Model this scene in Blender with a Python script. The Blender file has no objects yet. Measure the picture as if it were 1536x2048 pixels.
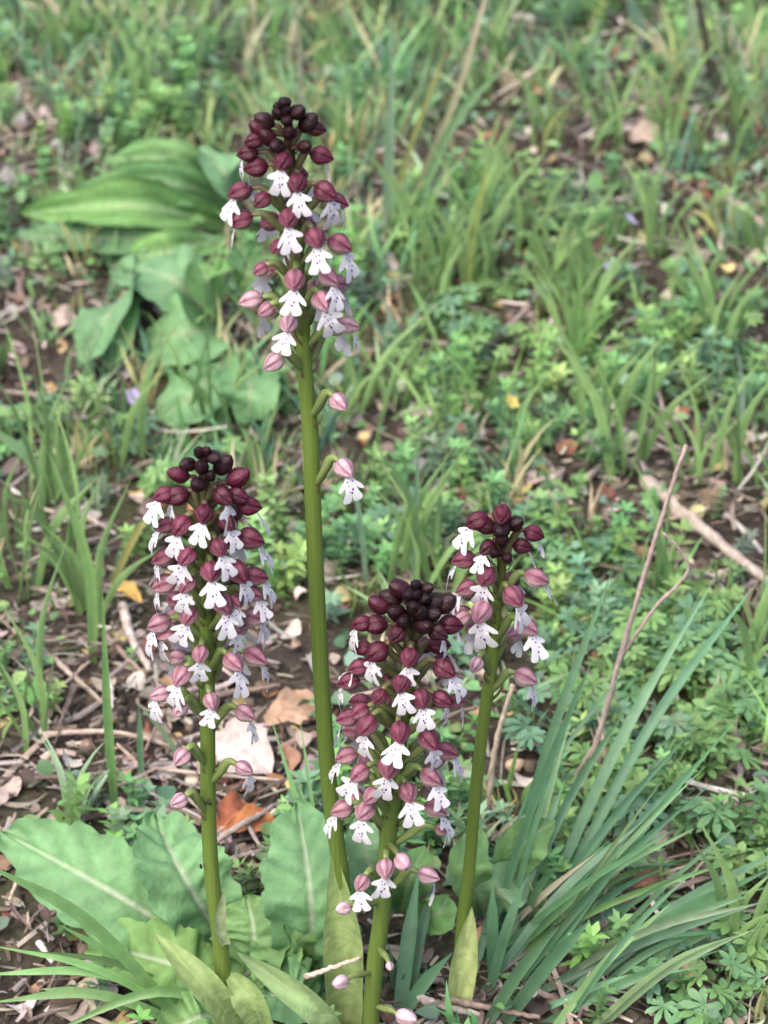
import bpy, math, random
import numpy as np
from mathutils import Vector, Matrix

# ------------------------------------------------------------------ camera, sky, sun, exposure
scene = bpy.context.scene
MM = 0.001
CAM_H, PITCH, VFOV = 0.425, math.radians(30.0), math.radians(19.4)
cam_data = bpy.data.cameras.new('camera')
cam = bpy.data.objects.new('camera', cam_data)
scene.collection.objects.link(cam)
cam.location = (0, 0, CAM_H)
cam.rotation_euler = (math.pi / 2 - PITCH, 0, 0)
cam_data.sensor_fit = 'VERTICAL'
cam_data.sensor_height = 24.0
cam_data.lens = 12.0 / math.tan(VFOV / 2)
cam_data.clip_start, cam_data.clip_end = 0.02, 500
cam_data.dof.use_dof = True
cam_data.dof.focus_distance = 0.605
cam_data.dof.aperture_fstop = cam_data.lens / 3.3
scene.camera = cam

SUN_EL, SUN_AZ = math.radians(56), math.radians(-142)      # azimuth from +Y (away from camera) clockwise
world = bpy.data.worlds.new('World')
scene.world = world
world.use_nodes = True
wn = world.node_tree.nodes
sky = wn.new('ShaderNodeTexSky')
sky.sky_type = 'NISHITA'
sky.sun_disc = False
sky.sun_elevation = SUN_EL
sky.sun_rotation = SUN_AZ
sky.air_density = 1.0
sky.dust_density = 6.0
sky.ozone_density = 0.6
world.node_tree.links.new(sky.outputs['Color'], wn['Background'].inputs['Color'])
wn['Background'].inputs['Strength'].default_value = 0.15
sun_data = bpy.data.lights.new('sun', 'SUN')
sun_data.energy = .85
sun_data.angle = math.radians(70)
sun_data.color = (1.0, 0.97, 0.94)
sun = bpy.data.objects.new('sun', sun_data)
scene.collection.objects.link(sun)
sd = Vector((math.sin(SUN_AZ) * math.cos(SUN_EL), math.cos(SUN_AZ) * math.cos(SUN_EL), math.sin(SUN_EL)))
sun.rotation_euler = sd.to_track_quat('Z', 'Y').to_euler()
sun.location = sd * 5
scene.view_settings.view_transform = 'Standard'
scene.view_settings.look = 'None'
scene.view_settings.gamma = 1.0
scene.view_settings.exposure = 1.22
scene.render.engine = 'CYCLES'
scene.cycles.use_denoising = True
scene.cycles.max_bounces = 6
scene.cycles.transparent_max_bounces = 4

rng = np.random.default_rng(11)
random.seed(11)
LINK = scene.collection.objects.link

# ------------------------------------------------------------------ photo pixel -> place
FPX = 1024 / math.tan(VFOV / 2)
C0 = Vector((0, 0, CAM_H))
UP = Vector((0, math.sin(PITCH), math.cos(PITCH)))
FW = Vector((0, math.cos(PITCH), -math.sin(PITCH)))

def ray(px, py):
    return FW + Vector((1, 0, 0)) * ((px - 768) / FPX) + UP * ((1024 - py) / FPX)

def at_y(px, py, y):
    d = ray(px, py)
    return C0 + d * (y / d.y)

def at_z(px, py, z=0.0):
    d = ray(px, py)
    return C0 + d * ((z - CAM_H) / d.z)

# ------------------------------------------------------------------ noise and ground height
_tab = np.random.default_rng(5).random((256, 256))

def vnoise(x, y, freq, seed=0):
    x = np.asarray(x, float) * freq + seed * 17.3 + 1000
    y = np.asarray(y, float) * freq + seed * 9.7 + 1000
    xi, yi = np.floor(x).astype(int), np.floor(y).astype(int)
    fx, fy = x - xi, y - yi
    fx, fy = fx * fx * (3 - 2 * fx), fy * fy * (3 - 2 * fy)
    g = lambda a, b: _tab[a % 256, b % 256]
    return (g(xi, yi) * (1 - fx) + g(xi + 1, yi) * fx) * (1 - fy) + (g(xi, yi + 1) * (1 - fx) + g(xi + 1, yi + 1) * fx) * fy

def gz(x, y):
    near = np.exp(-((np.asarray(x) / 3) ** 2 + ((np.asarray(y) - .8) / 3) ** 2))
    return ((vnoise(x, y, 14, 1) - .5) * 9 + (vnoise(x, y, 45, 2) - .5) * 8) * MM * (.3 + .7 * near)

def on_ground(px, py, h=0.0):
    """pixel -> point h millimetres above the soil"""
    p = at_z(px, py, h * MM)
    for _ in range(3):
        p = at_z(px, py, h * MM + float(gz(p.x, p.y)))
    return p

# ------------------------------------------------------------------ materials
def new_mat(name):
    m = bpy.data.materials.new(name)
    m.use_nodes = True
    m.node_tree.nodes.clear()
    return m, m.node_tree.nodes, m.node_tree.links

def mixc(n, l, fac, a, b, mode='MIX'):
    x = n.new('ShaderNodeMix')
    x.data_type = 'RGBA'
    x.blend_type = mode
    for s, v in ((0, fac), (6, a), (7, b)):
        if hasattr(v, 'links'):
            l.new(v, x.inputs[s])
        else:
            x.inputs[s].default_value = v if s == 0 else (*v, 1)[:4]
    return x.outputs[2]

def math_(n, l, op, a, b=0.0):
    x = n.new('ShaderNodeMath')
    x.operation = op
    for s, v in ((0, a), (1, b)):
        if hasattr(v, 'links'):
            l.new(v, x.inputs[s])
        else:
            x.inputs[s].default_value = v
    return x.outputs[0]

def noise(n, l, scale, detail=3, vec=None):
    x = n.new('ShaderNodeTexNoise')
    x.inputs['Scale'].default_value = scale
    x.inputs['Detail'].default_value = detail
    if vec is not None:
        l.new(vec, x.inputs['Vector'])
    return x.outputs['Fac']

def ramp(n, l, fac, stops):
    r = n.new('ShaderNodeValToRGB')
    l.new(fac, r.inputs[0])
    el = r.color_ramp.elements
    el[0].position, el[0].color = stops[0][0], (*stops[0][1], 1)
    el[1].position, el[1].color = stops[-1][0], (*stops[-1][1], 1)
    for p, c in stops[1:-1]:
        e = el.new(p)
        e.color = (*c, 1)
    return r.outputs[0]

def finish(m, n, l, col, rough=.5, trans=0.3, spec=.35, bump=None, bstr=.3, bdist=.0003, tcol=None):
    p = n.new('ShaderNodeBsdfPrincipled')
    o = n.new('ShaderNodeOutputMaterial')
    if hasattr(col, 'links'):
        l.new(col, p.inputs['Base Color'])
    else:
        p.inputs['Base Color'].default_value = (*col, 1)
    p.inputs['Roughness'].default_value = rough
    p.inputs['Specular IOR Level'].default_value = spec
    if bump is not None:
        b = n.new('ShaderNodeBump')
        b.inputs['Strength'].default_value = bstr
        b.inputs['Distance'].default_value = bdist
        l.new(bump, b.inputs['Height'])
        l.new(b.outputs[0], p.inputs['Normal'])
    if trans > 0:
        t = n.new('ShaderNodeBsdfTranslucent')
        if tcol is not None:
            l.new(tcol, t.inputs[0])
        elif hasattr(col, 'links'):
            l.new(col, t.inputs[0])
        else:
            t.inputs[0].default_value = (*col, 1)
        x = n.new('ShaderNodeMixShader')
        x.inputs[0].default_value = trans
        l.new(p.outputs[0], x.inputs[1])
        l.new(t.outputs[0], x.inputs[2])
        l.new(x.outputs[0], o.inputs[0])
    else:
        l.new(p.outputs[0], o.inputs[0])
    return m

def attr_mat(name, trans=.3, rough=.5, spec=.35, nscale=260, nvar=.35, dry=0.0, bstr=.25, objvar=0.0, bdist=.0003, sat=1.0):
    """colour from the mesh's own 'Col' attribute with small mottling"""
    m, n, l = new_mat(name)
    a = n.new('ShaderNodeAttribute')
    a.attribute_name = 'Col'
    g = n.new('ShaderNodeNewGeometry')
    f = noise(n, l, nscale, 4, g.outputs['Position'])
    k = math_(n, l, 'MULTIPLY_ADD', f, 2 * nvar)
    n.active = k.node
    k.node.inputs[2].default_value = 1 - nvar
    hs = n.new('ShaderNodeHueSaturation')
    l.new(a.outputs['Color'], hs.inputs['Color'])
    if objvar:
        oi = n.new('ShaderNodeObjectInfo')
        v = math_(n, l, 'MULTIPLY_ADD', oi.outputs['Random'], 2 * objvar)
        v.node.inputs[2].default_value = 1 - objvar
        k = math_(n, l, 'MULTIPLY', k, v)
    l.new(k, hs.inputs['Value'])
    hs.inputs['Saturation'].default_value = sat
    col = hs.outputs[0]
    if dry:
        f2 = noise(n, l, nscale * .45, 3, g.outputs['Position'])
        r2 = ramp(n, l, f2, [(.62, (0, 0, 0)), (.75, (dry, dry, dry))])
        col = mixc(n, l, r2, col, (.30, .22, .10))
    return finish(m, n, l, col, rough, trans, spec, f, bstr, bdist)

M = {}
M['grass'] = attr_mat('grass_blade', trans=.24, rough=.42, spec=.45, dry=.25, sat=.9)
M['herb'] = attr_mat('herb_leaf', trans=.2, rough=.5, spec=.35, dry=.15, sat=.9)
M['broad'] = attr_mat('broad_leaf', trans=.25, rough=.6, spec=.25, nscale=420, nvar=.28, dry=.12, bstr=.7, bdist=.0008)
M['litter'] = attr_mat('dry_litter', trans=.08, rough=.85, spec=.15, nscale=500, nvar=.5, bstr=.6)
M['twig'] = attr_mat('dry_twig', trans=0, rough=.85, spec=.15, nscale=700, nvar=.45, bstr=.8)
M['petal'] = attr_mat('small_petal', trans=.35, rough=.55, spec=.2, nvar=.1)
M['insect'] = attr_mat('insect_shell', trans=0, rough=.3, spec=.5, nvar=.1)
M['stone'] = attr_mat('pebble', trans=0, rough=.85, spec=.2, nscale=500, nvar=.35, bstr=.6)

# orchid stem: yellow-green with fine ribs and a purple tint towards the spike
m, n, l = new_mat('orchid_stem')
a = n.new('ShaderNodeAttribute'); a.attribute_name = 'Col'
g = n.new('ShaderNodeNewGeometry')
mp = n.new('ShaderNodeMapping'); mp.inputs['Scale'].default_value = (2200, 2200, 60)
l.new(g.outputs['Position'], mp.inputs['Vector'])
f = noise(n, l, 1.0, 3, mp.outputs[0])
col = mixc(n, l, math_(n, l, 'MULTIPLY', f, .9), a.outputs['Color'], (.45, .55, .38), 'MULTIPLY')
M['stem'] = finish(m, n, l, col, .45, .08, .4, f, .35, .0004)

# sepals: object colour, dark seams, pale lower flank that grows with the flower's age (object alpha)
m, n, l = new_mat('sepal')
oi = n.new('ShaderNodeObjectInfo')
a = n.new('ShaderNodeAttribute'); a.attribute_name = 'Col'
sp = n.new('ShaderNodeSeparateColor'); l.new(a.outputs['Color'], sp.inputs[0])
tc = n.new('ShaderNodeTexCoord')
mp = n.new('ShaderNodeMapping'); mp.inputs['Scale'].default_value = (220, 1500, 1500)
l.new(tc.outputs['Object'], mp.inputs['Vector'])
f = noise(n, l, 1.0, 4, mp.outputs[0])
f = math_(n, l, 'MULTIPLY_ADD', f, 2.2); f.node.inputs[2].default_value = -.6; f.node.use_clamp = True
base = mixc(n, l, math_(n, l, 'MULTIPLY', f, .8), oi.outputs['Color'], mixc(n, l, .6, oi.outputs['Color'], (.5, .25, .3), 'MULTIPLY'))
pale = math_(n, l, 'MULTIPLY', sp.outputs[1], oi.outputs['Alpha'])
base = mixc(n, l, pale, base, (.56, .52, .46))
dark = mixc(n, l, 1.0, base, (.30, .12, .20), 'MULTIPLY')
seam = math_(n, l, 'MULTIPLY', sp.outputs[0], .85)
col = mixc(n, l, seam, base, dark)
M['sepal'] = finish(m, n, l, col, .45, .15, .35, f, .55, .0005)

m, n, l = new_mat('lip_white')
tc = n.new('ShaderNodeTexCoord')
f = noise(n, l, 500, 3, tc.outputs['Object'])
col = ramp(n, l, f, [(.3, (.55, .54, .60)), (.65, (.68, .67, .71))])
M['lip'] = finish(m, n, l, col, .5, .22, .3, f, .15, .0001)
m, n, l = new_mat('lip_spot')
M['spot'] = finish(m, n, l, (.10, .035, .16), .6, 0, .2)

m, n, l = new_mat('ovary')
a = n.new('ShaderNodeAttribute'); a.attribute_name = 'Col'
oi = n.new('ShaderNodeObjectInfo')
tc = n.new('ShaderNodeTexCoord')
f = noise(n, l, 900, 2, tc.outputs['Object'])
col = mixc(n, l, math_(n, l, 'MULTIPLY', oi.outputs['Alpha'], a.outputs['Alpha']), a.outputs['Color'], (.14, .03, .06))
col = mixc(n, l, math_(n, l, 'MULTIPLY', f, .6), col, mixc(n, l, 1., col, (.5, .5, .5), 'MULTIPLY'))
M['ovary'] = finish(m, n, l, col, .45, .1, .4, f, .3, .0003)

# soil
m, n, l = new_mat('soil')
g = n.new('ShaderNodeNewGeometry')
f1 = noise(n, l, 60, 6, g.outputs['Position'])
f2 = noise(n, l, 420, 5, g.outputs['Position'])
f3 = noise(n, l, 9, 4, g.outputs['Position'])
c1 = ramp(n, l, f2, [(.3, (.012, .0095, .008)), (.52, (.042, .034, .028)), (.72, (.12, .10, .085))])
c2 = ramp(n, l, f1, [(.35, (.028, .022, .018)), (.7, (.08, .065, .055))])
col = mixc(n, l, .45, c1, c2)
green = ramp(n, l, f3, [(.48, (0, 0, 0)), (.62, (.4, .4, .4))])
col = mixc(n, l, green, col, (.055, .075, .025))
M['soil'] = finish(m, n, l, col, .95, 0, .1, f2, .9, .0015)

# ------------------------------------------------------------------ mesh helpers
def mesh_np(name, verts, faces, cols=None, alpha=None, mats=None, smooth=True, midx=None):
    """faces: (F,k) int array or list of arrays"""
    verts = np.asarray(verts, np.float32).reshape(-1, 3)
    fl = faces if isinstance(faces, list) else [faces]
    fl = [np.asarray(f, np.int32) for f in fl if len(f)]
    me = bpy.data.meshes.new(name)
    me.vertices.add(len(verts))
    me.vertices.foreach_set('co', verts.ravel())
    loops = np.concatenate([f.ravel() for f in fl])
    tot = np.concatenate([np.full(len(f), f.shape[1], np.int32) for f in fl])
    start = np.concatenate([[0], np.cumsum(tot)[:-1]]).astype(np.int32)
    me.loops.add(len(loops))
    me.loops.foreach_set('vertex_index', loops)
    me.polygons.add(len(tot))
    me.polygons.foreach_set('loop_start', start)
    me.polygons.foreach_set('loop_total', tot)
    if smooth:
        me.polygons.foreach_set('use_smooth', np.ones(len(tot), bool))
    if midx is not None:
        me.polygons.foreach_set('material_index', np.asarray(midx, np.int32))
    if cols is not None:
        at = me.attributes.new('Col', 'FLOAT_COLOR', 'POINT')
        c = np.ones((len(verts), 4), np.float32)
        c[:, :3] = cols
        if alpha is not None:
            c[:, 3] = alpha
        at.data.foreach_set('color', c.ravel())
    for mt in (mats or []):
        me.materials.append(mt)
    me.update(calc_edges=True)
    me.validate()
    return me

def obj(name, me, parent=None, loc=None):
    o = bpy.data.objects.new(name, me)
    LINK(o)
    if parent is not None:
        o.parent = parent
    if loc is not None:
        o.location = loc
    return o

def tag(o, label=None, cat=None, group=None, kind=None):
    if label: o['label'] = label
    if cat: o['category'] = cat
    if group: o['group'] = group
    if kind: o['kind'] = kind
    return o

def thing(name, loc, label, cat, group=None):
    o = bpy.data.objects.new(name, None)
    LINK(o)
    o.empty_display_size = .005
    o.location = loc
    return tag(o, label, cat, group)

def nrm(v):
    return v / np.maximum(np.linalg.norm(v, axis=-1, keepdims=True), 1e-9)

def grid_faces(nu, nv, off=0, close=False):
    """nu rows of nv verts"""
    a = np.arange(nu - 1)[:, None] * nv
    w = nv if close else nv - 1
    b = np.arange(w)[None]
    b2 = (b + 1) % nv
    f = np.stack([a + b, a + b2, a + nv + b2, a + nv + b], -1).reshape(-1, 4)
    return f + off

def bez(pts, n):
    """smooth curve through control points (3: quadratic through the middle; more: Catmull-Rom)"""
    P = np.array([tuple(p) for p in pts], float)
    if len(P) == 2:
        t = np.linspace(0, 1, n)[:, None]
        return P[0] * (1 - t) + P[1] * t
    Q = np.vstack([2 * P[0] - P[1], P, 2 * P[-1] - P[-2]])
    k = len(P) - 1
    out = []
    for t in np.linspace(0, k, n):
        i = min(int(t), k - 1)
        f = t - i
        p0, p1, p2, p3 = Q[i:i + 4]
        out.append(.5 * ((2 * p1) + (-p0 + p2) * f + (2 * p0 - 5 * p1 + 4 * p2 - p3) * f ** 2 + (-p0 + 3 * p1 - 3 * p2 + p3) * f ** 3))
    return np.array(out)

def tangents(P):
    return nrm(np.gradient(P, axis=0))

def tube(P, r, sides=8, lobes=0, lobe_amp=0.0, twist=0.0, jitter=0.0, cap=True):
    P = np.asarray(P, float)
    k = len(P)
    r = np.broadcast_to(np.asarray(r, float), (k,))
    T = tangents(P)
    ref = np.array([0.31, -0.92, 0.23]) if abs(T[0][1]) < .85 else np.array([1., .1, .1])
    X = nrm(np.cross(T, ref)); Y = np.cross(T, X)
    a = np.linspace(0, 2 * np.pi, sides, endpoint=False)
    th = a[None] + twist * np.linspace(0, 1, k)[:, None]
    rr = r[:, None] * (1 + lobe_amp * np.cos(lobes * a)[None])
    if jitter:
        rr = rr * (1 + jitter * (rng.random((k, sides)) - .5))
    V = P[:, None] + X[:, None] * (np.cos(th) * rr)[..., None] + Y[:, None] * (np.sin(th) * rr)[..., None]
    V = V.reshape(-1, 3)
    F = grid_faces(k, sides, 0, True)
    fl = [F]
    if cap:
        V = np.vstack([V, P[0], P[-1]])
        i = np.arange(sides); j = (i + 1) % sides
        fl.append(np.vstack([np.stack([j, i, np.full(sides, len(V) - 2)], -1),
                             np.stack([(k - 1) * sides + i, (k - 1) * sides + j, np.full(sides, len(V) - 1)], -1)]))
    return V, fl

def col_var(c, n, var=.15, hue=.12):
    c = np.asarray(c, float)
    k = 1 + var * rng.normal(size=(n, 1))
    h = 1 + hue * rng.normal(size=(n, 3))
    return np.clip(c * k * h, .004, .9)

# blade of grass through control points
def blade_mesh(name, pts, w, col, tip=None, fold=.35, n=14, ref=None, taper=.75, mat='grass', prof=None):
    P = bez(pts, n)
    T = tangents(P)
    ref = np.array(ref if ref is not None else (0.15, -.85, .5))
    S = nrm(np.cross(T, ref[None]))
    N = np.cross(S, T)
    t = np.linspace(0, 1, n)
    ww = (w / 2) * (np.clip((1 - t) / (1 - taper + 1e-6), 0, 1) ** .8 * (.75 + .25 * np.sin(np.pi * np.clip(t * 1.2, 0, 1))) if prof is None else prof(t))
    ww = np.maximum(ww, w * .015)[:, None]
    V = np.stack([P - S * ww, P - N * ww * fold, P + S * ww], 1).reshape(-1, 3)
    c0 = np.array(col, float)
    c1 = np.array(tip if tip is not None else c0 * 1.15)
    C = c0[None] * (1 - t[:, None]) + c1[None] * t[:, None]
    C = np.repeat(C, 3, 0)
    C[1::3] *= .88
    return mesh_np(name, V, grid_faces(n, 3), C, mats=[M[mat]])

# broad leaf: control points along the midrib
def leaf_mesh(name, pts, w, col, normal=(0, -.5, .86), n=30, m=15, cup=.25, ripple=.05, vein=.02, shape=.9, base=.25, point=1.6,
              edge=.05, freq=9, rib=(.30, .36, .22), mat='broad', ribw=.07, droop=.0, ribs=.0):
    P = bez(pts, n)
    T = tangents(P)
    Nref = nrm(np.array(normal, float))
    S = nrm(np.cross(T, Nref[None]))
    N = np.cross(S, T)
    t = np.linspace(0, 1, n)
    prof = np.where(t < .55, base + (1 - base) * np.sin(np.pi / 2 * np.clip(t / .55, 0, 1)) ** 1.2,
                    np.clip(1 - ((t - .55) / .45) ** point, 0, 1) ** shape)
    s = np.linspace(-1, 1, m)
    ph = rng.random() * 6
    hw = (w / 2) * prof[:, None] * (1 + edge * np.sin(t * freq * 6.28 + ph)[:, None] * np.abs(s)[None] ** 4
                                   + edge * .7 * np.sin(t * freq * 14.1 + ph * 2)[:, None] * np.abs(s)[None] ** 6)
    tt, ss = np.meshgrid(t, s, indexing='ij')
    side = np.abs(np.sin((tt * freq - np.abs(ss) * 1.1) * np.pi))
    z = cup * (ss ** 2) * (w / 2) * prof[:, None] - cup * .1 * w
    z += ripple * w * np.sin(tt * freq * 3.9 + np.sign(ss) * 1.3 + ph) * np.abs(ss) ** 1.6
    z += vein * w * (side - .6) * (1 - np.exp(-(ss / .12) ** 2))
    z -= vein * w * np.exp(-(ss / .09) ** 2)
    z -= droop * w * tt ** 3
    z += ribs * w * np.cos(ss * 9.4) * prof[:, None]
    V = P[:, None] + S[:, None] * (ss * hw)[..., None] + N[:, None] * z[..., None]
    C = np.array(col)[None, None] * (.84 + .22 * side[..., None] + .08 * rng.normal(size=(n, 1, 1)) * 0)
    C = C * (1 + .10 * np.sin(tt * 5 + ss * 3 + ph))[..., None]
    C = C * (1 + ribs * 9 * np.cos(ss * 9.4))[..., None]
    k = np.exp(-(ss / ribw) ** 2)[..., None] * (1 - .5 * tt[..., None])
    C = C * (1 - k) + np.array(rib) * k
    return mesh_np(name, V.reshape(-1, 3), grid_faces(n, m), C.reshape(-1, 3), mats=[M[mat]])

# ------------------------------------------------------------------ ground
def build_ground():
    xs = np.concatenate([[-40, -15, -6, -3], np.arange(-1.2, 1.2001, .008), [3, 6, 15, 40]])
    ys = np.concatenate([[-40, -15, -5, -1.5], np.arange(-.2, 2.4001, .008), [4, 8, 18, 45]])
    X, Y = np.meshgrid(xs, ys, indexing='xy')
    Z = gz(X, Y) + (vnoise(X, Y, 110, 4) - .5) * 2.2 * MM
    o = obj('ground', mesh_np('ground', np.stack([X, Y, Z], -1).reshape(-1, 3), grid_faces(len(ys), len(xs)), mats=[M['soil']]))
    tag(o, 'brown crumbly meadow soil under grass and litter', 'ground', kind='structure')
build_ground()

# bare litter patches of the photo: pixel ellipses laid on the ground
PATCH = []
for px, py, rx, ry, s in [(330, 1440, 280, 190, 1.0), (90, 1520, 190, 150, .95), (250, 1290, 170, 70, .85), (520, 1650, 140, 90, 1.), (30, 270, 90, 130, .85), (1260, 930, 230, 70, .8),
                          (1350, 1090, 190, 80, .85), (1500, 1200, 80, 60, .7), (1420, 1610, 130, 70, .95), (1310, 1760, 190, 75, 1.0), (1375, 1465, 45, 28, .9), (1250, 1400, 40, 25, .8), (1500, 1480, 40, 30, .8), (1200, 1570, 50, 30, .8), (1480, 1780, 50, 30, .8),
                          (50, 1830, 100, 130, .9), (230, 1230, 110, 60, .7), (50, 1270, 90, 70, .6), (820, 1330, 120, 130, .7),
                          (330, 660, 120, 60, .35), (60, 600, 70, 60, .6), (1100, 1150, 90, 40, .4), (880, 1080, 120, 30, .4),
                          (1060, 650, 90, 30, .5), (1480, 420, 90, 40, .5), (1300, 290, 60, 50, .5), (120, 60, 90, 40, .3),
                          (1150, 1960, 150, 60, .5), (700, 1930, 100, 60, .6), (1180, 180, 60, 50, .3), (930, 60, 70, 60, .3),
                          (1330, 1990, 150, 40, .5), (470, 1150, 80, 60, .3)]:
    c = at_z(px, py)
    ex = (at_z(px + rx, py) - c).length
    ey = (at_z(px, py - ry) - at_z(px, py + ry)).length / 2
    PATCH.append((c.x, c.y, ex, ey, s))

def bare(x, y):
    b = np.zeros_like(x)
    wx = x + (vnoise(x, y, 40, 7) - .5) * .04
    wy = y + (vnoise(x, y, 40, 8) - .5) * .06
    b = np.maximum(b, np.clip((.555 - y) / .03, 0, .75))
    for cx, cy, ex, ey, s in PATCH:
        b = np.maximum(b, s * np.clip(1.35 - np.sqrt(((wx - cx) / ex) ** 2 + ((wy - cy) / ey) ** 2), 0, .6) / .6)
    return np.clip(b, 0, 1)

def scatter(n, accept=None, x=.42, y0=.36, y1=1.55):
    """points on the soil, thinned away from the part the photo looks at"""
    X = rng.uniform(-x, x, n); Y = rng.uniform(y0, y1, n)
    half = .050 + .120 * Y
    keep = rng.random(n) < np.where(np.abs(X) < half, 1.0, .38)
    X, Y = X[keep], Y[keep]
    if accept is not None:
        k = rng.random(len(X)) < accept(X, Y)
        X, Y = X[k], Y[k]
    return X, Y, gz(X, Y)

def rotmats(yaw, tilt, tdir, scale):
    c, s = np.cos(yaw), np.sin(yaw)
    O, Z = np.ones_like(yaw), np.zeros_like(yaw)
    Rz = np.stack([np.stack([c, -s, Z], -1), np.stack([s, c, Z], -1), np.stack([Z, Z, O], -1)], 1)
    ax = np.stack([np.cos(tdir), np.sin(tdir), Z], -1)
    K = np.zeros((len(yaw), 3, 3))
    K[:, 0, 1], K[:, 0, 2], K[:, 1, 0] = -ax[:, 2], ax[:, 1], ax[:, 2]
    K[:, 1, 2], K[:, 2, 0], K[:, 2, 1] = -ax[:, 0], -ax[:, 1], ax[:, 0]
    R = np.eye(3)[None] + np.sin(tilt)[:, None, None] * K + (1 - np.cos(tilt))[:, None, None] * (K @ K)
    return (R @ Rz) * scale[:, None, None]

class Pile:
    """collects copies of small templates into one big mesh"""
    def __init__(self): self.v, self.f, self.c, self.n = [], {}, [], 0
    def add(self, V, fl, C):
        V = np.asarray(V); self.v.append(V.reshape(-1, 3)); self.c.append(np.asarray(C).reshape(-1, 3))
        for f in (fl if isinstance(fl, list) else [fl]):
            if len(f): self.f.setdefault(f.shape[1], []).append(f + self.n)
        self.n += len(self.v[-1])
    def stamp(self, T, fl, R, P, cols, tshade=None):
        N, k = len(P), len(T)
        V = np.einsum('nij,kj->nki', R, T) + P[:, None]
        sh = np.ones(k) if tshade is None else tshade
        C = cols[:, None] * (sh[None, :, None] if sh.ndim == 1 else sh[None])
        off = (np.arange(N) * k)[:, None, None]
        self.add(V, [(f[None] + off).reshape(-1, f.shape[1]) for f in (fl if isinstance(fl, list) else [fl])], C)
    def ribbons(self, base, d0, bend, L, W, ref, nseg, prof, cols, fold=.3, tip=1.2):
        t = np.linspace(0, 1, nseg + 1)
        P = base[:, None] + L[:, None, None] * (d0[:, None] * t[None, :, None] + bend[:, None] * (t ** 2)[None, :, None])
        T = nrm(d0[:, None] + 2 * bend[:, None] * t[None, :, None])
        S = nrm(np.cross(T, ref[:, None]))
        N = np.cross(S, T)
        w = (W[:, None] / 2 * prof(t)[None])[..., None]
        if fold:
            V = np.stack([P - S * w, P - N * w * fold, P + S * w], 2); q = 3
        else:
            V = np.stack([P - S * w, P + S * w], 2); q = 2
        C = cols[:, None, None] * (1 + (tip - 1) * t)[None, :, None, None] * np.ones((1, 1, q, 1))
        k = (nseg + 1) * q
        f = grid_faces(nseg + 1, q)
        off = (np.arange(len(base)) * k)[:, None, None]
        self.add(V, (f[None] + off).reshape(-1, 4), C)
    def build(self, name, mat, label, cat):
        me = mesh_np(name, np.vstack(self.v), [np.vstack(x) for x in self.f.values()], np.vstack(self.c), mats=[M[mat]])
        return tag(obj(name, me), label, cat, kind='stuff')

grass_prof = lambda t: np.maximum(.75 + .25 * np.sin(np.pi * t) - np.clip((t - .45) / .55, 0, 1) ** 1.5 * .98, .02)
leaf_prof = lambda t: np.maximum(np.sin(np.pi * np.clip(t, 0, 1) ** .8) ** .8, .05)
lance_prof = lambda t: np.maximum(np.sin(np.pi * (t * .93 + .05)) ** .9, .06)

GREEN = [(.13, .28, .075), (.10, .25, .09), (.18, .32, .085), (.085, .20, .11), (.20, .33, .15)]

def pick_cols(n, pal, var=.18, hue=.08):
    pal = np.array(pal)
    return np.clip(pal[rng.integers(0, len(pal), n)] * (1 + var * rng.normal(size=(n, 1))) * (1 + hue * rng.normal(size=(n, 3))), .01, .8)

def up_dir(n, spread, lean=(0, 0)):
    d = np.stack([rng.normal(0, spread, n) + lean[0], rng.normal(0, spread, n) + lean[1], np.ones(n)], -1)
    return nrm(d)

# --- low grass
def build_low_grass():
    p = Pile()
    X, Y, Z = scatter(10500, lambda x, y: (1 - bare(x, y) * .85) * np.clip(vnoise(x, y, 9, 21) * 1.9 - .3, .12, 1))
    nb = rng.integers(4, 11, len(X))
    hgt = rng.uniform(7, 30, len(X)) * (.75 + .6 * vnoise(X, Y, 7, 22)) * (.8 + .45 * np.clip(Y - .6, 0, .6) / .6)
    idx = np.repeat(np.arange(len(X)), nb)
    n = len(idx)
    base = np.stack([X[idx] + rng.normal(0, 2.2 * MM, n), Y[idx] + rng.normal(0, 2.2 * MM, n), Z[idx] - 1 * MM], -1)
    tuftcol = pick_cols(len(X), GREEN + [(.15, .27, .16), (.30, .32, .13), (.36, .31, .20)], .15)
    cols = tuftcol[idx] * (1 + .15 * rng.normal(size=(n, 1)))
    d0 = up_dir(n, .28)
    bend = np.stack([rng.normal(0, .25, n), rng.normal(0, .25, n), rng.uniform(-.25, 0, n)], -1)
    L = hgt[idx] * rng.uniform(.5, 1.15, n) * MM
    W = rng.uniform(.7, 1.9, n) * MM
    ref = nrm(rng.normal(size=(n, 3)) * [1, 1, .2])
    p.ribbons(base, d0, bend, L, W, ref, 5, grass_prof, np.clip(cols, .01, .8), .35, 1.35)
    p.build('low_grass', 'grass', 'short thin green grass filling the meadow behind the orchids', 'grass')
build_low_grass()

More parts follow.
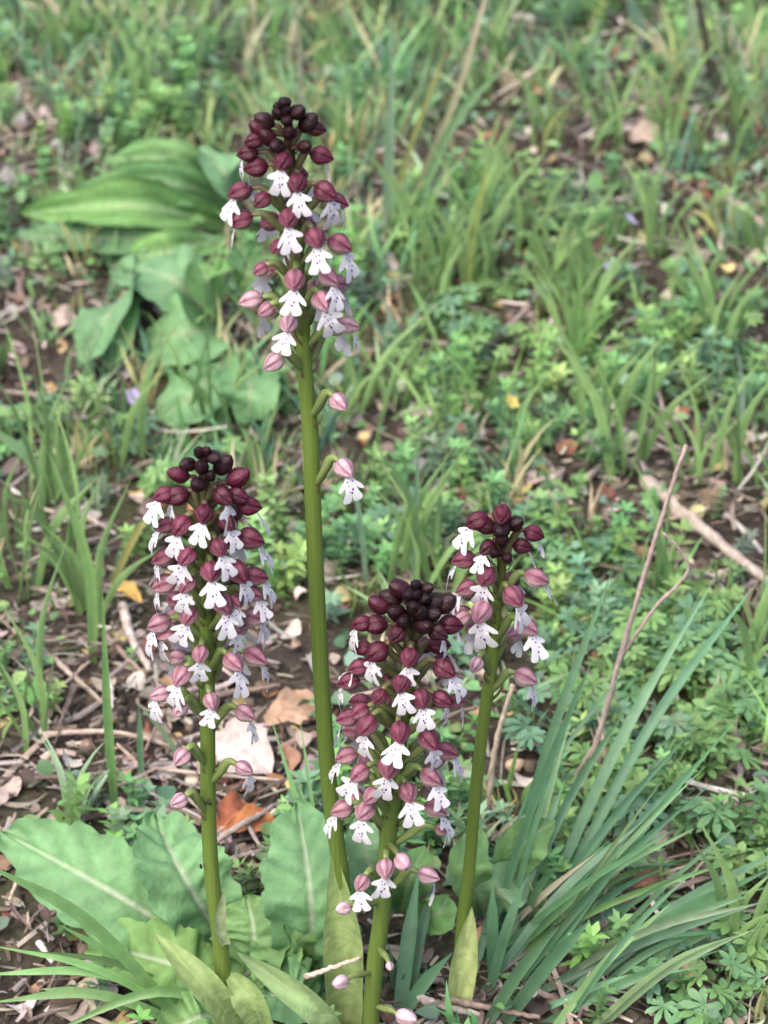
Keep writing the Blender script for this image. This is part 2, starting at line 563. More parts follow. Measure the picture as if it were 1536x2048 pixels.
# --- feathery herbs: upright sprigs with whorls of narrow leaflets
def sprig_template(seed):
    r = np.random.default_rng(seed)
    V, F, S, off = [], [], [], 0
    h = 1.0
    t5 = np.linspace(0, 1, 4)
    lean = r.normal(0, .18, 2)
    axis = lambda t: np.array([lean[0] * t * t, lean[1] * t * t, t])
    def rib(a, d, L, W, sh, ref, n=2, prof=lance_prof):
        nonlocal off
        t = np.linspace(0, 1, n + 1)
        P = a + d * (L * t)[:, None] + np.array([0, 0, -.22 * L]) * (t ** 2)[:, None]
        T = tangents(P)
        s = nrm(np.cross(T, ref))
        w = (W / 2 * prof(t))[:, None]
        V.append(np.stack([P - s * w, P + s * w], 1).reshape(-1, 3))
        F.append(grid_faces(n + 1, 2, off)); S.append(np.full((n + 1) * 2, sh)); off += (n + 1) * 2
    rib(axis(0), np.array([lean[0] * .6, lean[1] * .6, 1.2]), 1.0, .05, .8, np.array([.3, -1, .1]), 3, lambda t: np.ones_like(t))
    for i, t in enumerate(np.linspace(.25, 1.0, 5)):
        k = 5
        for j in range(k):
            a = 2 * np.pi * j / k + i * .6 + r.normal(0, .15)
            e = .25 + .75 * t * r.uniform(.5, 1.3)
            d = np.array([np.cos(a), np.sin(a), e * .75]); d /= np.linalg.norm(d)
            rib(axis(t), d, (.36 - .10 * t) * r.uniform(.8, 1.2), .105 * r.uniform(.8, 1.3), (.72 + .5 * t) * r.uniform(.85, 1.15), np.array([0, 0, 1.]))
    return np.vstack(V), np.vstack(F), np.concatenate(S)

def build_feathery():
    p = Pile()
    X, Y, Z = scatter(21000, lambda x, y: (1 - bare(x, y)) * np.clip(vnoise(x, y, 13, 31) * 2.4 - .6, .03, 1) * np.clip(vnoise(x, y, 38, 33) * 3 - .75, .08, 1))
    which = rng.integers(0, 5, len(X))
    for k in range(5):
        T, F, S = sprig_template(100 + k)
        s = which == k
        n = s.sum()
        R = rotmats(rng.uniform(0, 6.28, n), np.abs(rng.normal(0, .3, n)), rng.uniform(0, 6.28, n), rng.uniform(7, 19, n) * MM)
        p.stamp(T, F, R, np.stack([X[s], Y[s], Z[s] - MM], -1), pick_cols(n, [(.13, .29, .065), (.10, .25, .08), (.18, .33, .085), (.11, .22, .12)], .15), S)
    p.build('feathery_herbs', 'herb', 'low feathery bright green herbs with whorled narrow leaflets', 'ground cover')
build_feathery()

# --- creeping round-leaved ground cover
def build_round_leaves():
    p = Pile()
    X, Y, Z = scatter(62000, lambda x, y: (1 - bare(x, y)) * np.clip(vnoise(x, y, 17, 41) * 2.2 - .6, .05, 1) * np.clip(vnoise(x, y, 38, 33) * 3 - .6, .06, 1))
    n = len(X)
    a = np.linspace(0, 2 * np.pi, 8, endpoint=False)
    T = np.vstack([[0, .5, -.06], np.stack([.5 * np.cos(a) * (1 - .12 * np.cos(a)), .5 + .5 * np.sin(a), .10 * np.cos(2 * a)], -1)])
    F = np.stack([np.zeros(8, int), 1 + np.arange(8), 1 + (np.arange(8) + 1) % 8], -1)
    R = rotmats(rng.uniform(0, 6.28, n), np.abs(rng.normal(.15, .4, n)), rng.uniform(0, 6.28, n), rng.uniform(2.0, 6.2, n) * MM)
    R[:, :, 0] *= rng.uniform(.45, 1.0, n)[:, None]
    h = rng.uniform(.5, 9, n) * MM * (.5 + vnoise(X, Y, 25, 43))
    p.stamp(T, F, R, np.stack([X, Y, Z + h], -1), pick_cols(n, [(.10, .23, .075), (.13, .28, .09), (.075, .17, .085), (.17, .28, .10), (.14, .25, .16)], .2))
    p.build('creeping_leaves', 'herb', 'carpet of tiny rounded green leaves creeping over the soil', 'ground cover')
build_round_leaves()

# --- litter
DRY = [(.27, .23, .19), (.18, .145, .12), (.36, .315, .28), (.11, .085, .07), (.23, .185, .165), (.44, .40, .37), (.07, .053, .045)]

def build_litter():
    p = Pile()
    X, Y, Z = scatter(78000, lambda x, y: .30 + .70 * bare(x, y))
    n = len(X)
    th = rng.uniform(0, 6.28, n)
    d0 = nrm(np.stack([np.cos(th), np.sin(th), rng.normal(.05, .14, n)], -1))
    bend = rng.normal(0, .28, (n, 3)) * [1, 1, .3]
    L = rng.gamma(2.0, 4.2, n).clip(2.5, 34) * MM
    base = np.stack([X, Y, Z + rng.uniform(.2, 3.4, n) * MM], -1)
    p.ribbons(base, d0, bend, L, rng.uniform(.35, 1.5, n) * MM, nrm(rng.normal(size=(n, 3)) * [.6, .6, 1]), 4,
              lambda t: .75 + .25 * np.sin(np.pi * t), pick_cols(n, DRY, .22, .05), .45, 1.0)
    # curled fragments of dead leaves
    X, Y, Z = scatter(22000, lambda x, y: .32 + .68 * bare(x, y))
    n = len(X)
    u = np.linspace(-1, 1, 4)
    uu, vv = np.meshgrid(u, u, indexing='ij')
    T = np.stack([uu * (1 - .35 * vv ** 2), vv * .7 * (1 - .3 * uu ** 2), .35 * uu ** 2 - .25 * vv ** 2 + .15 * uu * vv], -1).reshape(-1, 3)
    R = rotmats(rng.uniform(0, 6.28, n), np.abs(rng.normal(0, .5, n)), rng.uniform(0, 6.28, n), rng.uniform(1.2, 4.2, n) * MM)
    p.stamp(T, grid_faces(4, 4), R, np.stack([X, Y, Z + rng.uniform(.5, 3, n) * MM], -1), pick_cols(n, DRY + [(.20, .10, .06), (.17, .085, .07), (.40, .32, .15), (.30, .20, .13), (.50, .45, .38)], .25, .06))
    p.build('dry_litter', 'litter', 'tangled dry brown straw and leaf litter on bare soil patches', 'litter')
    # crumbs of soil
    p = Pile()
    X, Y, Z = scatter(34000, lambda x, y: .25 + .75 * bare(x, y))
    n = len(X)
    T = np.array([[1, 0, 0], [-1, .1, 0], [0, 1, .1], [.1, -1, 0], [0, .1, .8], [.1, 0, -.8], [.6, .6, .4], [-.6, -.5, .45]])
    F = np.array([[0, 6, 4], [6, 2, 4], [2, 1, 4], [1, 7, 4], [7, 3, 4], [3, 0, 4], [0, 2, 6], [1, 3, 7], [2, 0, 5], [1, 2, 5], [3, 1, 5], [0, 3, 5]])
    R = rotmats(rng.uniform(0, 6.28, n), rng.uniform(0, 3, n), rng.uniform(0, 6.28, n), rng.gamma(2.5, .5, n).clip(.4, 3.2) * MM)
    R[:, :, 0] *= rng.uniform(.6, 1.3, n)[:, None]
    p.stamp(T, F, R, np.stack([X, Y, Z + .3 * MM], -1), pick_cols(n, [(.085, .066, .053), (.15, .12, .10), (.05, .038, .031), (.19, .14, .115)], .25, .04))
    p.build('soil_crumbs', 'litter', 'loose brown soil crumbs between the litter', 'soil')
build_litter()

# ------------------------------------------------------------------ broad-leaved rosettes
def rosette(label, name, centre, leaves, cat='plant', group=None):
    c = on_ground(*centre)
    root = thing(name, c, label, cat, group)
    for lf in leaves:
        pts, w, col, kw = lf
        P = [on_ground(*q) for q in pts]
        me = leaf_mesh('leaf', [p - c for p in P], w * MM, col, **kw)
        obj('leaf', me, root)
    return root

BLUEG = (.15, .29, .145)
FRESH = (.145, .29, .095)
PALE = (.16, .32, .145)
rosette('big plantain rosette of long ribbed leaves lying by a bare soil edge', 'plantain_rosette', (450, 455, 0), [
    ([(470, 450, 3), (270, 410, 22), (35, 425, 8)], 17, FRESH, dict(normal=(0, -.75, .66), cup=.6, vein=.012, freq=4, ripple=.09, ribs=.022, m=27)),
    ([(480, 410, 3), (330, 365, 24), (130, 385, 16)], 15, (.15, .30, .12), dict(normal=(0, -.85, .5), cup=.5, vein=.012, freq=4, ribs=.022, m=27, ripple=.1)),
    ([(470, 400, 3), (350, 325, 26), (200, 318, 22)], 16, (.13, .26, .095), dict(normal=(0, -.7, .7), cup=.3, vein=.012, freq=4, ribs=.022, m=27, ripple=.08)),
    ([(450, 490, 3), (260, 475, 12), (15, 470, 5)], 17, (.12, .23, .11), dict(normal=(0, -.5, .86), cup=.3, freq=4)),
    ([(470, 470, 3), (350, 500, 12), (215, 520, 3)], 15, FRESH, dict(normal=(0, -.6, .8), cup=.4, vein=.012, freq=4, ribs=.022, m=27, ripple=.08)),
    ([(490, 440, 3), (530, 410, 20), (585, 420, 6)], 15, BLUEG, dict(normal=(0, -.6, .8), cup=.3, freq=4)),
    ([(480, 420, 3), (455, 350, 25), (400, 290, 30)], 15, BLUEG, dict(normal=(.4, -.7, .6), cup=.3, freq=4)),
    ([(470, 480, 3), (500, 530, 14), (470, 590, 4)], 15, (.12, .24, .09), dict(normal=(.2, -.5, .8), cup=.3, freq=4)),
])
rosette('bluish green rosette of smooth broad oval leaves beside litter', 'plantain_rosette', (440, 650, 0), [
    ([(440, 650, 3), (350, 560, 22), (270, 530, 18)], 22, BLUEG, dict(normal=(.2, -.7, .68), cup=.3, freq=4, vein=.02)),
    ([(450, 660, 3), (380, 660, 16), (275, 690, 5)], 24, PALE, dict(normal=(0, -.65, .75), cup=.25, freq=4, vein=.02)),
    ([(460, 690, 3), (400, 770, 14), (310, 840, 4)], 23, PALE, dict(normal=(-.3, -.6, .75), cup=.25, freq=4, vein=.02)),
    ([(440, 640, 3), (420, 570, 24), (400, 525, 28)], 18, FRESH, dict(normal=(.5, -.6, .6), cup=.3, freq=4, vein=.02)),
    ([(480, 700, 3), (500, 770, 14), (490, 850, 4)], 18, PALE, dict(normal=(0, -.6, .8), cup=.3, freq=4, vein=.02)),
])
rosette('narrow rosette of pale leaves hanging down beside straw tufts', 'plantain_rosette', (280, 565, 0), [
    ([(285, 560, 3), (225, 610, 20), (150, 740, 5)], 19, BLUEG, dict(normal=(-.5, -.6, .6), cup=.3, freq=4, vein=.02)),
    ([(285, 565, 3), (240, 650, 15), (215, 745, 4)], 14, PALE, dict(normal=(-.3, -.6, .7), cup=.35, freq=4, vein=.02)),
    ([(290, 565, 3), (265, 545, 14), (235, 548, 10)], 12, BLUEG, dict(normal=(0, -.6, .8), cup=.3, freq=4, vein=.02)),
])
CR = dict(vein=.06, ripple=.08, edge=.045, freq=8, n=44, m=23, rib=(.42, .47, .36), ribw=.055)
rosette('crinkled pale green primrose rosette at the foot of the orchids', 'primrose_rosette', (485, 1960, 0), [
    ([(470, 1940, 3), (235, 1790, 22), (0, 1660, 22)], 22, PALE, dict(CR, normal=(.1, -.75, .6), cup=.3, base=.35, shape=.6)),
    ([(475, 1930, 3), (375, 1760, 30), (310, 1625, 34)], 20, PALE, dict(CR, normal=(.35, -.85, .5), cup=.3, shape=.6)),
    ([(480, 1980, 3), (505, 1880, 20), (490, 1790, 26)], 17, (.17, .31, .12), dict(CR, normal=(-.2, -.8, .5), cup=.35, shape=.6)),
    ([(495, 1985, 3), (340, 1925, 18), (170, 1880, 10)], 17, (.17, .31, .10), dict(CR, normal=(0, -.6, .8), cup=.25, shape=.6)),
    ([(500, 1990, 3), (590, 1985, 14), (660, 2000, 6)], 15, PALE, dict(CR, normal=(0, -.6, .8), cup=.3, shape=.6)),
    ([(480, 2000, 3), (400, 2030, 14), (300, 2060, 5)], 17, (.16, .30, .11), dict(CR, normal=(0, -.5, .8), cup=.3, shape=.6)),
])
rosette('upright crinkled primrose leaves between the tallest and the evenly filled orchid', 'primrose_rosette', (610, 1985, 0), [
    ([(615, 1990, 3), (620, 1800, 34), (590, 1600, 42)], 20, PALE, dict(CR, normal=(-.1, -.9, .4), cup=.3, shape=.6)),
    ([(625, 1980, 3), (650, 1880, 22), (690, 1800, 28)], 15, (.18, .32, .12), dict(CR, normal=(.2, -.85, .45), cup=.3, shape=.6)),
    ([(600, 1995, 3), (560, 1930, 16), (540, 1850, 22)], 13, (.17, .31, .12), dict(CR, normal=(-.3, -.8, .45), cup=.35, shape=.6)),
])
rosette('smooth oval leaves on short stalks behind the shortest dense orchid', 'oval_leaf_plant', (800, 1800, 0), [
    ([(790, 1830, 3), (745, 1740, 26), (712, 1630, 34)], 13, (.17, .30, .15), dict(normal=(.1, -.9, .4), cup=.25, freq=4)),
    ([(800, 1830, 3), (820, 1760, 22), (850, 1690, 26)], 10, FRESH, dict(normal=(.1, -.8, .5), cup=.25, freq=4)),
    ([(810, 1830, 3), (870, 1830, 15), (900, 1790, 14)], 9, FRESH, dict(normal=(.1, -.8, .5), cup=.25, freq=4)),
])
rosette('small smooth bluish leaves under the leaning grass tuft', 'oval_leaf_plant', (985, 1810, 0), [
    ([(960, 1830, 3), (1000, 1780, 16), (1070, 1750, 12)], 12, (.19, .33, .17), dict(normal=(.1, -.75, .6), cup=.2, freq=4)),
    ([(970, 1830, 3), (940, 1740, 22), (960, 1650, 22)], 10, (.15, .28, .10), dict(normal=(.1, -.8, .5), cup=.2, freq=4)),
    ([(980, 1820, 3), (1040, 1700, 22), (1110, 1640, 26)], 11, (.15, .28, .10), dict(normal=(.2, -.8, .5), cup=.2, freq=4)),
])

# ------------------------------------------------------------------ long-bladed tufts
GB = (.07, .185, .085)
def tuft(name, label, centre, blades, cat='grass tuft', group=None):
    c = on_ground(*centre)
    root = thing(name, c, label, cat, group)
    for (b, t, dy, bow, w, col) in blades:
        B = on_ground(b[0], b[1], 0)
        Tp = at_y(t[0], t[1], B.y + dy)
        Tp.z = max(Tp.z, .006)
        mid = (B + Tp) / 2 + Vector((0, 0, bow * (Tp - B).length))
        me = blade_mesh('blade', [B - c - Vector((0, 0, .002)), mid - c, Tp - c], w * MM, col,
                        tip=np.array(col) * random.uniform(1.0, 1.6), fold=random.uniform(.15, .6), ref=(random.uniform(-.4, .4), -.8, random.uniform(.2, .7)), taper=random.uniform(.55, .8))
        obj('blade', me, root)
    return root

blades = []
for b, t, dy, w in [((985, 1850), (1222, 1148), .03, 2.2), ((1060, 1860), (1425, 1165), .05, 2.6), ((1075, 1870), (1505, 1175), .06, 2.5),
                    ((960, 1920), (1185, 1318), .02, 2.0), ((1040, 1900), (1395, 1450), .04, 2.2), ((1010, 1985), (1425, 1565), .02, 2.2),
                    ((1030, 2000), (1480, 1430), .04, 2.0), ((1100, 2010), (1540, 1738), .02, 3.2), ((1080, 2030), (1560, 1700), .03, 2.6),
                    ((950, 1990), (1290, 1640), .02, 2.0), ((1000, 2010), (1535, 1800), .01, 2.0), ((790, 2040), (905, 1905), .01, 3.0),
                    ((795, 2040), (838, 1735), .02, 3.4), ((812, 2030), (868, 1760), .02, 2.4), ((985, 1960), (985, 1770), .01, 2.6),
                    ((985, 1960), (1130, 1560), .03, 2.6), ((940, 1960), (1110, 1480), .04, 2.2), ((1000, 1900), (1250, 1420), .04, 2.2),
                    ((1010, 1950), (1330, 1520), .03, 2.0), ((970, 2000), (1050, 1760), .01, 2.4), ((1060, 2050), (1440, 1900), 0, 2.2),
                    ((990, 2060), (1180, 1840), 0, 3.2), ((960, 2060), (1120, 1850), 0, 3.0)]:
    blades.append((b, t, dy, random.uniform(.02, .09), w, col_var(GB, 1, .12, .06)[0]))
for i in range(30):
    bx, by = max(955, random.gauss(1020, 85)), random.uniform(1820, 2000)
    ang = math.radians(random.triangular(8, 80, 38))
    L = random.uniform(150, 560)
    blades.append(((bx, by), (bx + L * math.cos(ang), by - L * math.sin(ang)), random.uniform(-.01, .06), random.uniform(.01, .12),
                   random.uniform(1.0, 2.0), col_var(random.choice([GB, GB, (.12, .25, .08), (.11, .23, .13), (.14, .27, .11)]), 1, .15, .07)[0]))
for i in range(14):
    bx, by = random.uniform(975, 1200), random.uniform(1900, 2080)
    ang = math.radians(random.uniform(14, 50)); L = random.uniform(220, 520)
    blades.append(((bx, by), (bx + L * math.cos(ang), by - L * math.sin(ang)), random.uniform(-.005, .03), random.uniform(.02, .12),
                   random.uniform(1.0, 2.2), col_var(random.choice([GB, (.11, .24, .12), (.14, .27, .11)]), 1, .15, .07)[0]))
for i in range(7):
    bx, by = random.gauss(1010, 60), random.uniform(1880, 2030)
    ang = math.radians(random.uniform(10, 60)); L = random.uniform(120, 330)
    blades.append(((bx, by), (bx + L * math.cos(ang), by - L * math.sin(ang)), random.uniform(0, .04), .03, random.uniform(1.0, 1.6), (.36, .31, .20)))
tuft('long_grass_tuft', 'large tuft of long dark bluish green blades leaning away from the orchids', (985, 1960, 0), blades)

blades = []
for b, t, dy, bow, w in [((400, 2075), (-40, 1722), -.012, .10, 2.8), ((455, 2050), (-30, 1948), -.012, .12, 2.0), ((460, 2040), (40, 1900), -.01, .10, 1.6),
                         ((585, 2070), (90, 2070), -.012, .22, 2.4), ((430, 2060), (-20, 1890), -.01, .08, 1.8), ((420, 2060), (-20, 2005), -.01, .12, 2.2),
                         ((665, 1850), (540, 1430), .02, .02, 1.4), ((672, 1850), (590, 1540), .02, .02, 1.4), ((660, 1870), (600, 1440), .03, .02, 1.0),
                         ((590, 1990), (595, 1740), .0, .0, 1.6), ((350, 2040), (120, 1850), .0, .1, 2.0), ((300, 2040), (80, 1980), 0, .12, 1.6),
                         ((540, 1990), (250, 1900), 0, .12, 1.2), ((520, 2000), (720, 1890), 0, .05, 1.2), ((280, 1890), (270, 1750), 0, .04, 1.4),
                         ((265, 1880), (330, 1660), 0, .05, 1.2)]:
    blades.append((b, t, dy, bow, w, col_var((.14, .29, .09), 1, .15, .08)[0]))
tuft('long_grass_tuft', 'loose tuft of green blades arching low over the crinkled primrose leaves', (470, 1990, 0), blades)

def tall_blade(label, pts, w, col, tip=None, cat='stalk', ref=(0.1, -.9, .3), name='grass_stalk', taper=.6):
    B = on_ground(pts[0][0], pts[0][1], 0)
    P = [B - Vector((0, 0, .003))] + [at_y(q[0], q[1], B.y + (q[2] if len(q) > 2 else 0)) for q in pts[1:]]
    me = blade_mesh('blade', [p - B for p in P], w * MM, col, tip, ref=ref, n=20, taper=taper)
    return tag(obj(name, me, None, B), label, cat)
tall_blade('tall bluish green grass blade standing straight behind the tall orchid', [(772, 500), (778, 320), (786, 40)], 3.6, (.15, .26, .15), (.2, .32, .2))
tall_blade('long straw coloured blade bleached at its tip behind the tall orchid', [(790, 460), (905, 210), (975, -20)], 2.4, (.16, .22, .07), (.55, .47, .34), taper=.9)
tall_blade('thin yellowing stalk leaning beside the bluish grass blade', [(770, 450), (825, 280), (885, 120)], 1.7, (.17, .24, .05), (.36, .33, .10), taper=.9)
tall_blade('green blade bent over towards the straw coloured blade', [(800, 500), (900, 260), (1040, 100)], 3.0, (.13, .25, .11))
tall_blade('upright yellow green stalk behind the bright feathery herbs', [(935, 620), (945, 470), (975, 330)], 1.8, (.18, .27, .05), (.30, .33, .08), taper=.9)
tall_blade('slim grey green stalk rising straight above the tall orchid tip', [(596, 330), (600, 150), (590, -20)], 1.7, (.22, .24, .17), taper=.95)
tall_blade('bluish blade standing above the small spotted orchid spike', [(828, 1180), (832, 1020), (838, 868)], 1.6, (.13, .24, .14))
tall_blade('thin bluish blade just beside the tall orchid stem', [(735, 1180), (720, 1040), (700, 930)], 1.5, (.14, .25, .15))
tall_blade('broad bluish blade bent beside dark soil pocket', [(830, 960), (880, 890), (935, 820)], 2.4, (.15, .27, .16))
tall_blade('tall green blade in front of dark hollow', [(1150, 760), (1155, 640), (1160, 500)], 2.4, (.13, .27, .07))
tall_blade('yellow green blade crossing the litter near the evenly filled orchid', [(210, 1180), (265, 1080), (320, 1000)], 2.0, (.30, .33, .08), (.38, .36, .12))
tall_blade('long flat green blade reaching in over grass from the frame edge', [(110, 960), (40, 900), (-60, 830)], 3.2, (.15, .29, .13))
tall_blade('bright green blade standing by the pale straw stalks', [(185, 1330), (175, 1130), (95, 900)], 2.8, (.15, .30, .08))
tall_blade('narrow upright blade in front of the bare litter', [(232, 1640), (215, 1430), (205, 1180)], 2.2, (.13, .27, .08))
tall_blade('wispy bluish blade arching over twig litter', [(400, 1560), (330, 1470), (270, 1400)], 1.2, (.17, .28, .15))
tall_blade('slender upright blade with pale tip in the litter', [(282, 1580), (280, 1480), (278, 1410)], 1.6, (.12, .25, .13))
tall_blade('dark upright stalk between grass stems far behind', [(1425, 190), (1412, 80), (1385, -40)], 2.6, (.05, .05, .035), taper=.95)
tall_blade('broad grey green blade standing next to the dark stalk', [(1400, 170), (1385, 60), (1375, -40)], 4.0, (.24, .34, .20))
tall_blade('broad bright blade rising at the far grassy edge', [(1520, 130), (1500, 40), (1490, -40)], 4.5, (.20, .34, .12))
tall_blade('dark bluish blade leaning in the far grass', [(1310, 110), (1270, 30), (1250, -30)], 4.0, (.12, .22, .15))

# medium grass clumps, each its own thing with its blades
proto_blades = []
for k in range(8):
    h = random.uniform(28, 48) * MM
    a = random.uniform(0, 6.28)
    pts = [(0, 0, -.002), (.12 * h * math.cos(a), .12 * h * math.sin(a), .55 * h), (.42 * h * math.cos(a), .42 * h * math.sin(a), h)]
    proto_blades.append(blade_mesh('blade', pts, random.uniform(1.7, 2.8) * MM, (.15, .29, .08), (.24, .40, .14), n=9, ref=(math.cos(a + 1.2), math.sin(a + 1.2), .3), taper=.5))
clumps = [(830, 520), (870, 560), (900, 600), (950, 590), (840, 640), (930, 520), (1160, 590), (1110, 600), (1180, 660), (1150, 720), (980, 440), (1050, 500),
          (300, 420), (560, 560), (150, 1130), (170, 1230), (60, 1180), (40, 1090), (110, 1000), (240, 930), (420, 880), (1380, 660), (1450, 740), (1480, 960),
          (1400, 960), (1330, 1230), (1190, 900), (1070, 920), (1240, 960), (1220, 300), (1340, 280), (1420, 330), (1480, 250), (1500, 520), (1300, 500),
          (1080, 290), (1000, 160), (880, 250), (700, 330), (690, 160), (430, 90), (260, 240), (120, 120), (820, 1160), (880, 1180), (760, 980), (690, 850), (1500, 1350), (60, 1480), (1470, 1930)]
MARK = [(840, 560, 'in front of the tall yellowing stalks'), (1150, 640, 'around the dark hollow'), (320, 460, 'beside the big plantain rosette'), (120, 1120, 'at the edge of the straw litter'),
        (420, 860, 'near the smooth bluish rosette'), (1420, 850, 'beside the curved grey stick'), (1400, 300, 'on the far bare ground by dead leaves'), (950, 200, 'around the straw coloured blade'),
        (260, 130, 'by the short brown stick in the far grass'), (800, 1100, 'behind the airy orchid and the bare orchid stem'), (1480, 1400, 'among the cut leaf weeds'), (60, 1480, 'in the open litter'), (1470, 1930, 'under the leaning tuft tips')]
for i, (px, py) in enumerate(clumps):
    zone = min(MARK, key=lambda q: (q[0] - px) ** 2 + (q[1] - py) ** 2)[2]
    c = on_ground(px, py, 0)
    root = thing('grass_clump', c, 'small upright clump of fresh grass ' + zone, 'grass clump', 'small grass clumps ' + zone)
    root.rotation_euler.z = random.uniform(0, 6.28)
    s = random.uniform(.65, 1.15)
    for k in range(random.randint(7, 11)):
        o = obj('blade', proto_blades[random.randrange(8)], root)
        o.location = (random.gauss(0, .0035), random.gauss(0, .0035), 0)
        o.rotation_euler = (random.gauss(0, .12), random.gauss(0, .12), random.uniform(0, 6.28))
        o.scale = [s * random.uniform(.6, 1.2)] * 3

# ------------------------------------------------------------------ lobed-leaf weeds (each plant a thing, each leaf a part)
def lobed_leaf():
    V, F, S, off = [], [], [], 0
    for j, a in enumerate(np.radians([-128, -88, -44, 0, 44, 88, 128])):
        L = [.6, .8, .95, 1, .95, .8, .6][j]
        t = np.linspace(0, 1, 6)
        ax = np.array([math.sin(a), math.cos(a), 0.0]); sd_ = np.array([math.cos(a), -math.sin(a), 0.0])
        w = np.array([.03, .06, .10, .155, .13, .03])
        z = .10 * np.sin(t * 2.6) - .05 * t
        P = ax[None] * (t * L)[:, None] + np.array([0, 0, 1.])[None] * z[:, None]
        V.append(np.stack([P - sd_ * w[:, None] + [0, 0, .03], P, P + sd_ * w[:, None] + [0, 0, .03]], 1).reshape(-1, 3))
        F.append(grid_faces(6, 3, off)); off += 18
        s_ = np.ones((6, 3)); s_[:, 1] = .85; s_ *= (.85 + .25 * t)[:, None]
        S.append(s_.ravel())
    return np.vstack(V), np.vstack(F), np.concatenate(S)
LV, LF, LS = lobed_leaf()
lobed_meshes = [mesh_np('leaf', LV * .0058, LF, np.array(c)[None] * LS[:, None], mats=[M['herb']])
                for c in [(.15, .32, .085), (.12, .28, .11), (.19, .35, .10), (.11, .25, .14)]]
pet_mesh = {}
def petiole(h):
    k = round(h * 1000)
    if k not in pet_mesh:
        V, fl = tube(bez([(0, 0, -.001), (.0008, 0, k * .0005), (0, 0, k * .001)], 5), .00035, 5)
        pet_mesh[k] = mesh_np('stalk', V, fl, np.full((len(V), 3), 1.) * np.array([.14, .22, .07]), mats=[M['herb']])
    return pet_mesh[k]
weed_px = []
for (cx, cy, sx, sy, k, zone) in [(1400, 1400, 110, 90, 22, 'past the tips of the leaning grass tuft'), (1440, 1620, 80, 90, 16, 'above the bare patch with reddish dead leaves'),
                                  (1330, 1290, 100, 60, 12, 'beside the forked grey stalk'), (1450, 1900, 80, 110, 11, 'under the lowest leaning tuft blades'),
                                  (1180, 1420, 80, 70, 10, 'between the forked stalk and the airy orchid'), (1020, 1180, 110, 60, 10, 'behind the airy orchid spike'),
                                  (760, 1100, 90, 60, 8, 'beside the bare stem of the tallest orchid'), (880, 700, 90, 50, 10, 'in front of the tall yellowing stalks'),
                                  (330, 1000, 90, 50, 8, 'behind the evenly filled orchid tip'), (120, 900, 80, 60, 8, 'in front of the narrow pale rosette'),
                                  (1300, 700, 140, 80, 8, 'behind the curved grey stick'), (1250, 1600, 60, 60, 6, 'among the leaning tuft blades')]:
    weed_px += [(random.gauss(cx, sx), random.gauss(cy, sy), zone) for _ in range(k)]
for px, py, zone in weed_px:
    c = on_ground(px, min(py, 2040), 0)
    if float(bare(np.array([c.x]), np.array([c.y]))[0]) > .55 and py < 1860: continue
    root = thing('lobed_weed', c, 'low weed with deeply cut star shaped leaves ' + zone, 'weed', 'lobed leaf weeds ' + zone)
    root.rotation_euler.z = random.uniform(0, 6.28)
    g0 = random.randrange(4)
    for k in range(random.randint(5, 8)):
        h = random.choice([4, 6, 8, 10, 13]) * .001
        a, r = random.uniform(0, 6.28), random.uniform(.003, .013)
        st = obj('stalk', petiole(h), root)
        st.rotation_euler = (0, random.uniform(.2, .8), a)
        st.location = (0, 0, 0)
        d = Vector((math.sin(st.rotation_euler.y) * math.cos(a), math.sin(st.rotation_euler.y) * math.sin(a), math.cos(st.rotation_euler.y))) * h
        lf = obj('leaf', lobed_meshes[g0 if random.random() < .7 else random.randrange(4)], root)
        lf.location = d
        lf.rotation_euler = (random.gauss(-.1, .3), random.gauss(0, .3), a - math.pi / 2)
        lf.scale = [random.uniform(.6, 1.2)] * 3

# ------------------------------------------------------------------ twigs, stalks, dead leaves, pebbles, small flowers
def twig(label, pts, d, col, branches=(), upright=False, name='twig', cat='twig'):
    if upright:
        B = on_ground(pts[0][0], pts[0][1], 0)
        P = [B] + [at_y(q[0], q[1], B.y + (q[2] if len(q) > 2 else 0)) for q in pts[1:]]
    else:
        P = [on_ground(q[0], q[1], q[2] if len(q) > 2 else 3) for q in pts]
        B = P[0]
    def one(P, d):
        C = bez([p - B for p in P], 22)
        C[1:-1] += rng.normal(0, d * .05 * MM, (20, 3))
        r = d * MM / 2 * np.linspace(1.1, .65, 22) * (1 + .10 * np.sin(np.arange(22) * 2.1))
        V, fl = tube(C, r, 8, jitter=.18)
        cc = np.array(col)[None] * (1 + .18 * rng.normal(size=(len(V), 1)))
        return mesh_np('wood', V, fl, np.clip(cc, .01, .8), mats=[M['twig']])
    o = tag(obj(name, one(P, d), None, B), label, cat)
    for bp in branches:
        if upright:
            Q = [at_y(q[0], q[1], B.y + (q[2] if len(q) > 2 else 0)) for q in bp]
        else:
            Q = [on_ground(q[0], q[1], q[2] if len(q) > 2 else 3) for q in bp]
        obj('side_branch', one(Q, d * .6), o)
    return o
GREY = (.30, .245, .23)
BRN = (.24, .18, .15)
TAN = (.42, .35, .28)
twig('tall dry grey forked stalk standing behind the leaning grass tuft', [(1160, 1600), (1205, 1440), (1262, 1240), (1325, 1030), (1372, 890)], 1.5, (.33, .26, .24),
     [[(1245, 1310), (1310, 1215), (1375, 1145), (1360, 1100), (1325, 1065)], [(1190, 1490), (1155, 1545), (1120, 1600)]], True, 'dry_stalk', 'stalk')
twig('thick pale broken stick lying across bare soil', [(1290, 960, 3), (1400, 1055, 4), (1540, 1165, 4)], 4.0, (.34, .29, .25))
twig('curved grey stick lying between grass and soil', [(1170, 960, 3), (1250, 890, 4), (1380, 830, 4)], 1.8, GREY, [[(1300, 860, 4), (1370, 900, 3), (1420, 870, 3)]])
